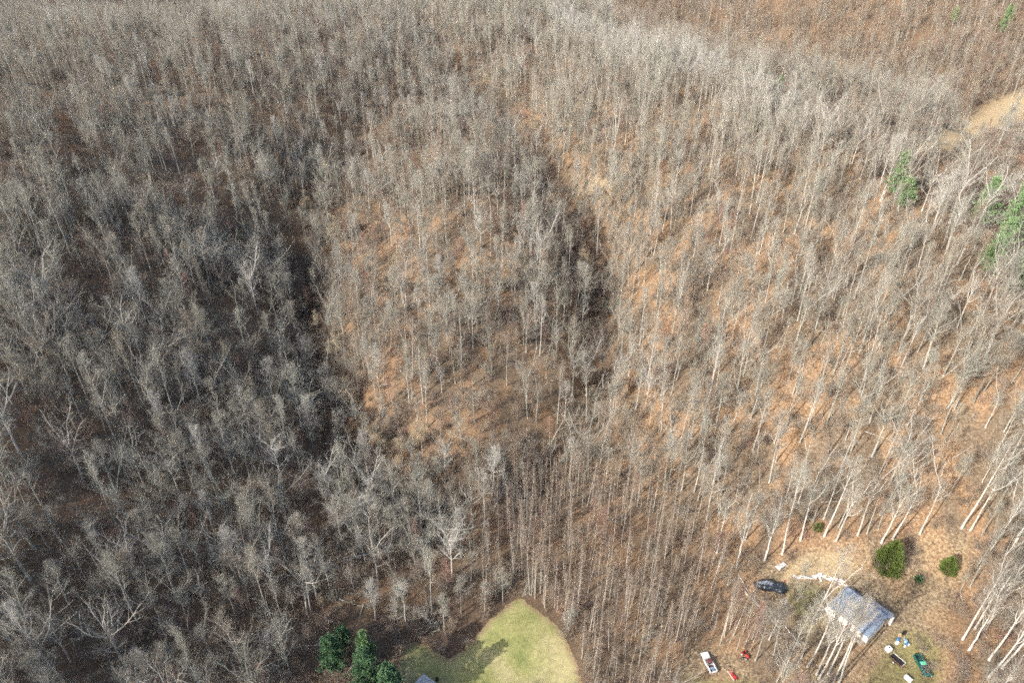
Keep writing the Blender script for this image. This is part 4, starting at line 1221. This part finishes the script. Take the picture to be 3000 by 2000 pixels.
# ------------------------------------------------------------------ vehicles
def pickup(name, label, loc, rz, paint, roof_m, hood_m, bed_m, hood_marks=False):
    t = thing(name, label, 'pickup truck', loc, rz)
    W = 0.96
    def arch(cx, r, n=7):
        return [(cx + r * math.cos(a), 0.40 + r * math.sin(a)) for a in [math.pi * i / n for i in range(n + 1)]]
    prof = [(-2.68, 0.45), (-2.2, 0.42)] + arch(-1.62, 0.44)[::-1] + arch(1.62, 0.44)[::-1] + [(2.15, 0.42), (2.66, 0.5), (2.68, 0.82), (2.62, 0.92), (0.9, 0.98), (-0.7, 0.98), (-0.72, 0.72), (-2.68, 0.72)]
    MB().prism(prof, -W, W).build('body', M[paint], t, 0.03)
    # bed
    MB().box((-1.70, 0, 0.745), (1.9, 1.6, 0.04)).build('bed_floor', M[bed_m], t)
    for sgn in (-1, 1):
        MB().hexa([(-2.68, sgn * 0.80, 0.70), (-0.72, sgn * 0.80, 0.70), (-0.72, sgn * 0.965, 0.70), (-2.68, sgn * 0.965, 0.70)],
                  [(-2.68, sgn * 0.80, 1.22), (-0.72, sgn * 0.80, 1.25), (-0.72, sgn * 0.935, 1.25), (-2.68, sgn * 0.935, 1.22)]).build('bed_side', M[paint], t, 0.02)
    MB().box((-2.66, 0, 0.96), (0.09, 1.6, 0.5)).build('tailgate', M[paint], t, 0.015)
    # cab
    lo = [(-0.72, -0.93, 0.97), (0.98, -0.93, 0.97), (0.98, 0.93, 0.97), (-0.72, 0.93, 0.97)]
    hi = [(-0.55, -0.72, 1.62), (0.30, -0.72, 1.62), (0.30, 0.72, 1.62), (-0.55, 0.72, 1.62)]
    cab = MB().hexa(lo, hi).build('cab', M[paint], t, 0.03)
    MB().hexa([(-0.60, -0.76, 1.60), (0.36, -0.76, 1.60), (0.36, 0.76, 1.60), (-0.60, 0.76, 1.60)], [(-0.5, -0.66, 1.70), (0.24, -0.66, 1.70), (0.24, 0.66, 1.70), (-0.5, 0.66, 1.70)]).build('cab_roof', M[roof_m], cab, 0.03)
    def pane(nm, q, nrm):
        mb = MB(); n = Vector(nrm).normalized() * 0.012
        mb.hexa([Vector(p) + n * 0.2 for p in q], [Vector(p) + n for p in q]); return mb.build(nm, M['glass'], cab)
    pane('windshield', [(0.90, -0.80, 1.04), (0.90, 0.80, 1.04), (0.36, 0.66, 1.57), (0.36, -0.66, 1.57)], (0.7, 0, 0.7))
    pane('rear_window', [(-0.70, 0.74, 1.08), (-0.70, -0.74, 1.08), (-0.575, -0.62, 1.55), (-0.575, 0.62, 1.55)], (-1, 0, 0.2))
    for sgn in (-1, 1):
        q = [(-0.60, sgn * 0.905, 1.06), (0.72, sgn * 0.905, 1.06), (0.28, sgn * 0.75, 1.54), (-0.50, sgn * 0.75, 1.54)]
        pane('side_window', q if sgn < 0 else q[::-1], (0, sgn, 0.3))
        m = MB().box((0.72, sgn * 1.06, 1.12), (0.10, 0.20, 0.16)).build('mirror', M['black'], cab)
    # hood
    MB().hexa([(0.98, -0.86, 0.96), (2.60, -0.82, 0.90), (2.60, 0.82, 0.90), (0.98, 0.86, 0.96)], [(1.0, -0.78, 1.10), (2.52, -0.72, 1.03), (2.52, 0.72, 1.03), (1.0, 0.78, 1.10)]).build('hood', M[hood_m], t, 0.03)
    if hood_marks:
        for sgn in (-1, 1):
            MB().box((1.8, sgn * 0.34, 1.083), (0.75, 0.3, 0.03), ry=0.045).build('hood_scoop', M['black'], t)
    MB().box((2.70, 0, 0.52), (0.14, 1.9, 0.16)).build('front_bumper', M['chrome'], t, 0.02)
    MB().box((-2.76, 0, 0.52), (0.14, 1.9, 0.16)).build('rear_bumper', M['chrome'], t, 0.02)
    MB().box((2.675, 0, 0.72), (0.05, 1.1, 0.2)).build('grille', M['black'], t)
    for sgn in (-1, 1):
        MB().box((2.675, sgn * 0.74, 0.72), (0.05, 0.28, 0.18)).build('headlight', M['amber'], t)
        MB().box((-2.70, sgn * 0.86, 0.86), (0.04, 0.14, 0.26)).build('tail_light', M['red'], t)
        for cx in (-1.62, 1.62):
            w = link('wheel', None, t); w.location = (cx, sgn * 0.86, 0.37)
            MB().tube((0, -0.13, 0), (0, 0.13, 0), 0.37, n=18).build('tyre', M['rubber'], w, 0.03)
            MB().tube((0, sgn * 0.10, 0), (0, sgn * 0.145, 0), 0.22, 0.19, 12).build('rim', M['chrome'], w)
    return t
def load(parent_loc, rz, off):
    c, s_ = math.cos(rz), math.sin(rz)
    return (parent_loc[0] + off[0] * c - off[1] * s_, parent_loc[1] + off[0] * s_ + off[1] * c, parent_loc[2] + off[2])
wl_ = on_ground(2075, 1944, 0.02); wr = R(102.5)
pickup('pickup_truck', 'white pickup with maroon cab roof and loaded bed on the dirt drive', wl_, wr, 'white_paint', 'maroon', 'white_paint', 'black')
o = MB().box((0, 0, 0.2), (0.95, 0.5, 0.4), taper=0.94).build('cooler', M['pale_blue'], None, 0.03)
o.location = load(wl_, wr, (-1.95, -0.05, 0.77)); o.rotation_euler.z = wr + 0.1
tag(o, 'pale blue cooler lying in the white pickup bed', 'cooler')
o = MB().box((0, 0, 0.12), (0.4, 0.9, 0.24), rz=0.3, taper=0.8).build('gear_bag', M['maroon'], None, 0.05)
o.location = load(wl_, wr, (-1.05, 0.1, 0.77)); tag(o, 'dark red bag behind the cab in the white pickup bed', 'bag')
gl = on_ground(2700, 1954, 0.02)
pickup('pickup_truck', 'dark teal pickup with mint green roof parked below the cabin', gl, R(-88), 'teal', 'mint', 'teal', 'black', True)

# flatbed trailer with pale rails
tl = on_ground(2625, 1938, 0.0)
tr = thing('utility_trailer', 'black flatbed trailer with pale side rails left of the teal pickup', 'trailer', tl, R(-58))
MB().box((0, 0, 0.55), (3.2, 1.7, 0.1)).build('deck', M['black'], tr, 0.01)
for sgn in (-1, 1):
    MB().box((0, sgn * 0.86, 0.95), (3.2, 0.07, 0.09)).build('side_rail', M['board' if sgn > 0 else 'rust'], tr)
    for xk in (-1.55, 0, 1.55):
        MB().box((xk, sgn * 0.86, 0.75), (0.06, 0.06, 0.36)).build('rail_post', M['rust'], tr)
    w = link('wheel', None, tr); w.location = (-0.2, sgn * 0.98, 0.32)
    MB().tube((0, -0.1, 0), (0, 0.1, 0), 0.32, n=16).build('tyre', M['rubber'], w)
    MB().tube((0, sgn * 0.08, 0), (0, sgn * 0.115, 0), 0.17, n=10).build('rim', M['white_plastic'], w)
MB().tube((1.6, 0.6, 0.5), (2.7, 0, 0.48), 0.05, n=6).tube((1.6, -0.6, 0.5), (2.7, 0, 0.48), 0.05, n=6).build('tongue', M['rust'], tr)
MB().box((1.6, 0, 0.78), (0.07, 1.7, 0.07)).build('front_rail', M['board'], tr)

# white square tank with a ribbed top
wt = thing('water_tank', 'white cube-shaped plastic tank beside the flatbed trailer', 'tank', on_ground(2601, 1905), R(20))
MB().box((0, 0, 0.12), (1.3, 1.3, 0.14)).build('pallet', M['old_wood'], wt)
tk = MB().box((0, 0, 0.75), (1.25, 1.25, 1.1), taper=0.95).build('tank', M['white_plastic'], wt, 0.12)
MB().tube((0, 0, 1.3), (0, 0, 1.38), 0.2, n=12).build('cap', M['black'], tk)
for i in range(4): MB().box((-0.45 + i * 0.3, 0, 1.31), (0.06, 1.1, 0.03)).build('rib', M['white_plastic'], tk)

# white chest freezer at the lower edge
fz = thing('chest_freezer', 'long white chest freezer at the bottom edge below the teal pickup', 'freezer', on_ground(2658, 1992), R(-58))
MB().box((0, 0, 0.42), (1.7, 0.75, 0.84)).build('body', M['white_plastic'], fz, 0.04)
lid = MB().box((0, 0, 0.89), (1.72, 0.77, 0.09)).build('lid', M['white_plastic'], fz, 0.03)
MB().box((0, -0.4, 0.87), (0.3, 0.04, 0.04)).build('handle', M['chrome'], lid)

# odds and ends between the cabin and the trailer
def single(name, label, cat, mb, m, px, py, rz=0.0, dz=0.0, group=None, bevel=0.0):
    o = mb.build(name, M[m], None, bevel)
    x, y, z = at(px, py); o.location = (x, y, z + dz); o.rotation_euler.z = rz
    return tag(o, label, cat, group)
single('plywood_sheet', 'tan plywood sheet leaning upright by the junk pile', 'plywood', MB().box((0, 0, 0.62), (1.1, 0.04, 1.3), rx=-0.5), 'wood', 2634, 1866, R(20))
def barrel(label, m, px, py, h=0.9, r=0.32):
    x, y, z = at(px, py)
    t = thing('barrel', label, 'barrel', (x, y, z))
    MB().tube((0, 0, 0), (0, 0, h), r, n=14).build('drum', M[m], t)
    for zz in (0.33, 0.66): MB().tube((0, 0, h * zz - 0.02), (0, 0, h * zz + 0.02), r + 0.02, n=14).build('hoop', M[m], t)
    MB().tube((0, 0, h), (0, 0, h + 0.02), r * 0.9, n=14).build('lid', M[m], t)
barrel('blue plastic barrel in the junk pile by the plywood', 'blue', 2629, 1876)
barrel('pale blue barrel at the far side of the junk pile', 'pale_blue', 2652, 1880, 0.8, 0.34)
barrel('black barrel standing behind the plywood sheet', 'black', 2646, 1858, 0.95, 0.34)
def bucket(label, px, py):
    x, y, z = at(px, py)
    t = thing('bucket', label, 'bucket', (x, y, z), random.random() * 3)
    MB().tube((0, 0, 0), (0, 0, 0.42), 0.2, 0.24, 12).build('pail', M['white_plastic'], t)
    MB().tube((0, 0, 0.42), (0, 0, 0.45), 0.25, n=12).build('lid', M['white_plastic'], t)
bucket('white bucket on the grass beyond the junk pile, nearer the trailer', 2649, 1895)
bucket('white bucket farther out from the trailer past the junk pile', 2660, 1890)
single('plastic_bin', 'white plastic bin next to the blue barrel', 'bin', MB().box((0, 0, 0.3), (0.8, 0.55, 0.6), taper=1.12), 'white_plastic', 2627, 1885, 0.4, 0, None, 0.03)
for k, (px, py, m, lb) in enumerate([(2644, 1873, 'pale_blue', 'pale blue metal strip leaning across the junk pile'), (2647, 1871, 'white_plastic', 'white metal strip lying beside the pale blue strip')]):
    single('metal_strip', lb, 'metal strip', MB().box((0, 0, 0.35), (1.5, 0.16, 0.03), ry=0.25), m, px, py, R(35 + k * 20))
single('plastic_crate', 'dark blue crate at the edge of the junk pile', 'crate', MB().box((0, 0, 0.25), (0.9, 0.6, 0.5), taper=0.95), 'blue', 2656, 1886, 0.9, 0, None, 0.03)

# ------------------------------------------------------------------ sheeted heap, truck cap, scrap
def heap():
    x, y, z = at(2255, 1718)
    t = thing('tarp_covered_heap', 'long heap wrapped in shiny black plastic above the fallen logs', 'tarp heap', (x, y, z - 0.05), R(-11))
    def lump(name, m, x0, x1, w, h, seed, zc=0.0, lift=0.0, cut=0.0):
        g = np.random.default_rng(seed); nu, nv = 40, 22
        u = np.linspace(0, 1, nu); v = np.linspace(cut, 1 - cut, nv)
        U, Vv = np.meshgrid(u, v)
        prof = np.clip(np.sin(math.pi * np.clip(U, 0.0, 1.0)), 0, 1) ** 0.38
        a = (Vv - 0.5) * math.pi
        yy = np.sign(np.sin(a)) * np.abs(np.sin(a)) ** 0.75 * w * prof
        zz = np.abs(np.cos(a)) ** 0.6 * h * prof
        n = np.zeros_like(U)
        for q in range(26):
            kx, ky = g.normal(0, 13), g.normal(0, 8)
            n += np.abs(np.sin(U * kx + Vv * ky + g.random() * 6)) / 26
        n = (n - n.mean()) * 0.9
        zz = np.maximum(zz * (1 + 0.15 * np.sin(U * 7 + seed)) + n * 0.9 * prof + lift, 0.0 + lift * 0.3) + zc
        yy = yy * (1 + 0.5 * n)
        xx = x0 + (x1 - x0) * U + n * 0.4
        i, j = np.meshgrid(np.arange(nu - 1), np.arange(nv - 1)); b = (j * nu + i).ravel()
        me = np_mesh(name, np.stack([xx, yy, zz], -1).reshape(-1, 3), np.stack([b, b + 1, b + nu + 1, b + nu], 1), [M[m]])
        return link(name, me, t)
    lump('plastic_sheet', 'tarp', -4.2, 2.6, 1.6, 1.55, 3)
    lump('plastic_sheet', 'tarp', 0.4, 4.3, 1.75, 1.4, 8)
    lump('grey_sheet', 'grey_sheet', -3.8, 2.0, 1.05, 1.55, 3, 0.0, 0.10, 0.2)
    lump('grey_sheet', 'grey_sheet', 1.2, 3.3, 0.9, 1.2, 8, 0.0, 0.08, 0.26)
heap()
single('gas_can', 'red fuel can beside the black sheeted heap', 'fuel can', MB().box((0, 0, 0.25), (0.45, 0.3, 0.5), taper=0.85).tube((0, 0, 0.5), (0.1, 0, 0.62), 0.05, n=8), 'red', 2297, 1704, 0.3)
cp = thing('truck_cap', 'weathered white ribbed truck cap lying above the sheeted heap', 'truck cap', on_ground(2288, 1660), R(30))
MB().hexa([(-1.45, -0.75, 0), (1.45, -0.75, 0), (1.45, 0.75, 0), (-1.45, 0.75, 0)], [(-1.3, -0.55, 0.6), (1.3, -0.55, 0.7), (1.3, 0.55, 0.7), (-1.3, 0.55, 0.6)]).build('shell', M['board'], cp, 0.06)
for i in range(8): MB().box((-1.1 + i * 0.31, 0, 0.665 + i * 0.010), (0.07, 1.0, 0.05)).build('rib', M['old_wood'], cp)
for sgn in (-1, 1): MB().box((0, sgn * 0.665, 0.33), (1.9, 0.03, 0.3), rx=sgn * 0.3).build('side_window', M['glass'], cp)

arc = [(2322, 1697), (2350, 1693), (2375, 1691), (2392, 1690), (2412, 1692), (2432, 1697), (2452, 1702), (2472, 1711)]
for k in range(26):
    f = (k + random.random() * 0.8) / 26 * (len(arc) - 1.001); i = int(f); a = f - i
    px = arc[i][0] * (1 - a) + arc[i + 1][0] * a; py = arc[i][1] * (1 - a) + arc[i + 1][1] * a + random.uniform(-3.5, 3.5)
    L = random.uniform(0.9, 2.6) if k not in (11, 12) else 3.0
    ang = R(-8 - 22 * max(0, f - 3.5) / 3.5) + random.gauss(0, 0.35) + (R(80) if k in (11, 12) else 0)
    nth = 'first second third fourth fifth sixth seventh eighth ninth tenth eleventh twelfth thirteenth fourteenth fifteenth sixteenth seventeenth eighteenth nineteenth twentieth twenty-first twenty-second twenty-third twenty-fourth twenty-fifth last'.split()[k]
    single('scrap_board', f'{nth} broken white board from the sheeted heap in the scrap line above the cabin', 'board', MB().box((0, 0, 0.08), (L, random.uniform(0.15, 0.5), 0.05), ry=random.uniform(-0.06, 0.06)), 'board' if k % 7 else 'old_wood', px, py, ang, 0.06 + 0.05 * (k % 4), 'white scrap boards lying above the cabin')

# fallen logs
def log(label, p, q, r0, r1, seed, stubs=3, m='snag'):
    g = np.random.default_rng(seed)
    a = np.array(at(*p)); b_ = np.array(at(*q))
    t = thing('fallen_log', label, 'log', tuple(a))
    n = 9; pts = []
    for i in range(n):
        f = i / (n - 1); pt = a + (b_ - a) * f
        pt[:2] += g.normal(0, 0.10, 2); pt[2] = float(H(pt[0], pt[1])) + r0 * 0.8 + 0.04
        pts.append(pt - a)
    P = np.array(pts)[None]; Rd = np.linspace(r0, r1, n)[None]
    V, F = frusta(P, Rd, 8)
    link('stem', np_mesh('stem', V, F, [M[m]], smooth=True), t)
    for k in range(stubs):
        i = int(g.integers(3, n - 1)); s0 = P[0, i]
        d = unit(g.normal(0, 1, 3) + np.array([0, 0, 0.7]))
        MB().tube(s0, s0 + d * g.uniform(0.4, 1.4), r1 * 0.6, r1 * 0.2, 5).build('broken_branch', M[m], t)
log('short white fallen log above the two others, left of the sheeted heap', (2163, 1685), (2190, 1732), 0.17, 0.13, 1)
log('longest white fallen log running down from the sheeted heap', (2178, 1732), (2286, 1843), 0.24, 0.15, 2, 5)
log('white fallen log ending against the yard trees', (2296, 1831), (2346, 1892), 0.2, 0.12, 3, 4)
log('pale fallen log at the foot of the middle spur', (1362, 1466), (1382, 1473), 0.22, 0.18, 4, 2)
log('dark log across the shaded gully floor', (880, 1062), (905, 1072), 0.2, 0.12, 5, 2, 'bark')
log('grey log lying on the shaded hillside gully', (700, 1002), (748, 1012), 0.18, 0.1, 6, 3, 'bark')

# toppled crowns
def toppled(label, px, py, rz, v, s):
    x, y, z = at(px, py)
    t = thing('toppled_tree', label, 'fallen tree', (x, y, z + 0.3))
    t.rotation_euler = (R(80), 0, rz); t.scale = (s, s, s)
    link('trunk', PROTO['wide'][v]['trunk'], t); link('crown', PROTO['wide'][v]['crown'], t)
toppled('toppled white-limbed tree on the shaded ground above the lawn', 1240, 1615, R(205), 2, 0.6)
toppled('toppled grey tree crown at the foot of the spur', 1445, 1500, R(160), 2, 0.62)

# ------------------------------------------------------------------ machines
tc_ = thing('garden_tractor', 'small red garden tractor with black tyres by the pole trees', 'tractor', on_ground(2183, 1924), R(-60))
MB().box((0.45, 0, 0.72), (0.9, 0.5, 0.45)).build('hood', M['red'], tc_, 0.05)
MB().box((-0.25, 0, 0.5), (1.7, 0.35, 0.2)).build('chassis', M['rust'], tc_)
MB().box((-0.55, 0, 0.85), (0.45, 0.5, 0.12)).box((-0.78, 0, 1.08), (0.1, 0.5, 0.4)).build('seat', M['black'], tc_, 0.03)
MB().tube((0.0, 0, 0.9), (-0.12, 0, 1.15), 0.03, n=6).tube((-0.12, 0, 1.15), (-0.14, 0, 1.18), 0.2, n=14).build('steering_wheel', M['black'], tc_)
for sgn in (-1, 1):
    MB().box((-0.65, sgn * 0.5, 0.82), (0.8, 0.26, 0.06)).build('fender', M['red'], tc_, 0.02)
    for cx, r in ((-0.65, 0.42), (0.75, 0.28)):
        w = link('wheel', None, tc_); w.location = (cx, sgn * 0.52, r)
        MB().tube((0, -0.13, 0), (0, 0.13, 0), r, n=16).build('tyre', M['rubber'], w, 0.03)
        MB().tube((0, sgn * 0.1, 0), (0, sgn * 0.14, 0), r * 0.55, n=12).build('rim', M['white_plastic'], w)
for k, (px, py) in enumerate([(2173, 1932), (2180, 1932)]):
    x, y, z = at(px, py)
    t = thing('loose_tyre', ['loose upright tyre leaning nearest the tall white pole trunk', 'loose upright tyre between the other tyre and the red tractor'][k], 'tyre', (x, y, z + 0.33), R(15))
    n = 18; mb = MB(); vs = []; fs = []
    ring = [(0.33, -0.1), (0.36, 0), (0.33, 0.1), (0.2, 0.09), (0.2, -0.09)]
    for i in range(n):
        a = 2 * math.pi * i / n
        for r_, y_ in ring: vs.append((math.cos(a) * r_, y_, math.sin(a) * r_))
    for i in range(n):
        for j in range(5): fs.append((i * 5 + j, ((i + 1) % n) * 5 + j, ((i + 1) % n) * 5 + (j + 1) % 5, i * 5 + (j + 1) % 5))
    mb.add(vs, fs).build('tread', M['rubber'], t)
    MB().tube((0, -0.06, 0), (0, 0.06, 0), 0.195, n=14).build('rim', M['white_plastic'], t)
im = thing('farm_implement', 'red mower deck with a long pale boom lying near the bottom edge', 'implement', on_ground(2147, 1984), R(-60))
MB().box((0.2, 0, 0.35), (1.3, 1.0, 0.22), taper=0.85).build('deck', M['red'], im, 0.04)
MB().box((-0.55, 0, 0.55), (0.7, 0.35, 0.3)).build('gearbox', M['red'], im, 0.03)
MB().tube((-1.6, -0.5, 0.7), (1.0, -0.65, 0.35), 0.06, n=6).build('boom', M['board'], im)
for a, b2 in (((-0.5, 0.3, 0.6), (-1.4, 0.6, 0.9)), ((-0.5, 0, 0.6), (-1.5, 0.1, 1.0)), ((0.5, 0.5, 0.35), (1.1, 0.9, 0.2))):
    MB().tube(a, b2, 0.05, n=6).build('link_arm', M['red'], im)
for sgn in (-1, 1):
    MB().tube((0.8, sgn * 0.45 - 0.06, 0.22), (0.8, sgn * 0.45 + 0.06, 0.22), 0.22, n=12).build('gauge_wheel', M['rubber'], im)
print('done', round(time.time() - T0, 1))
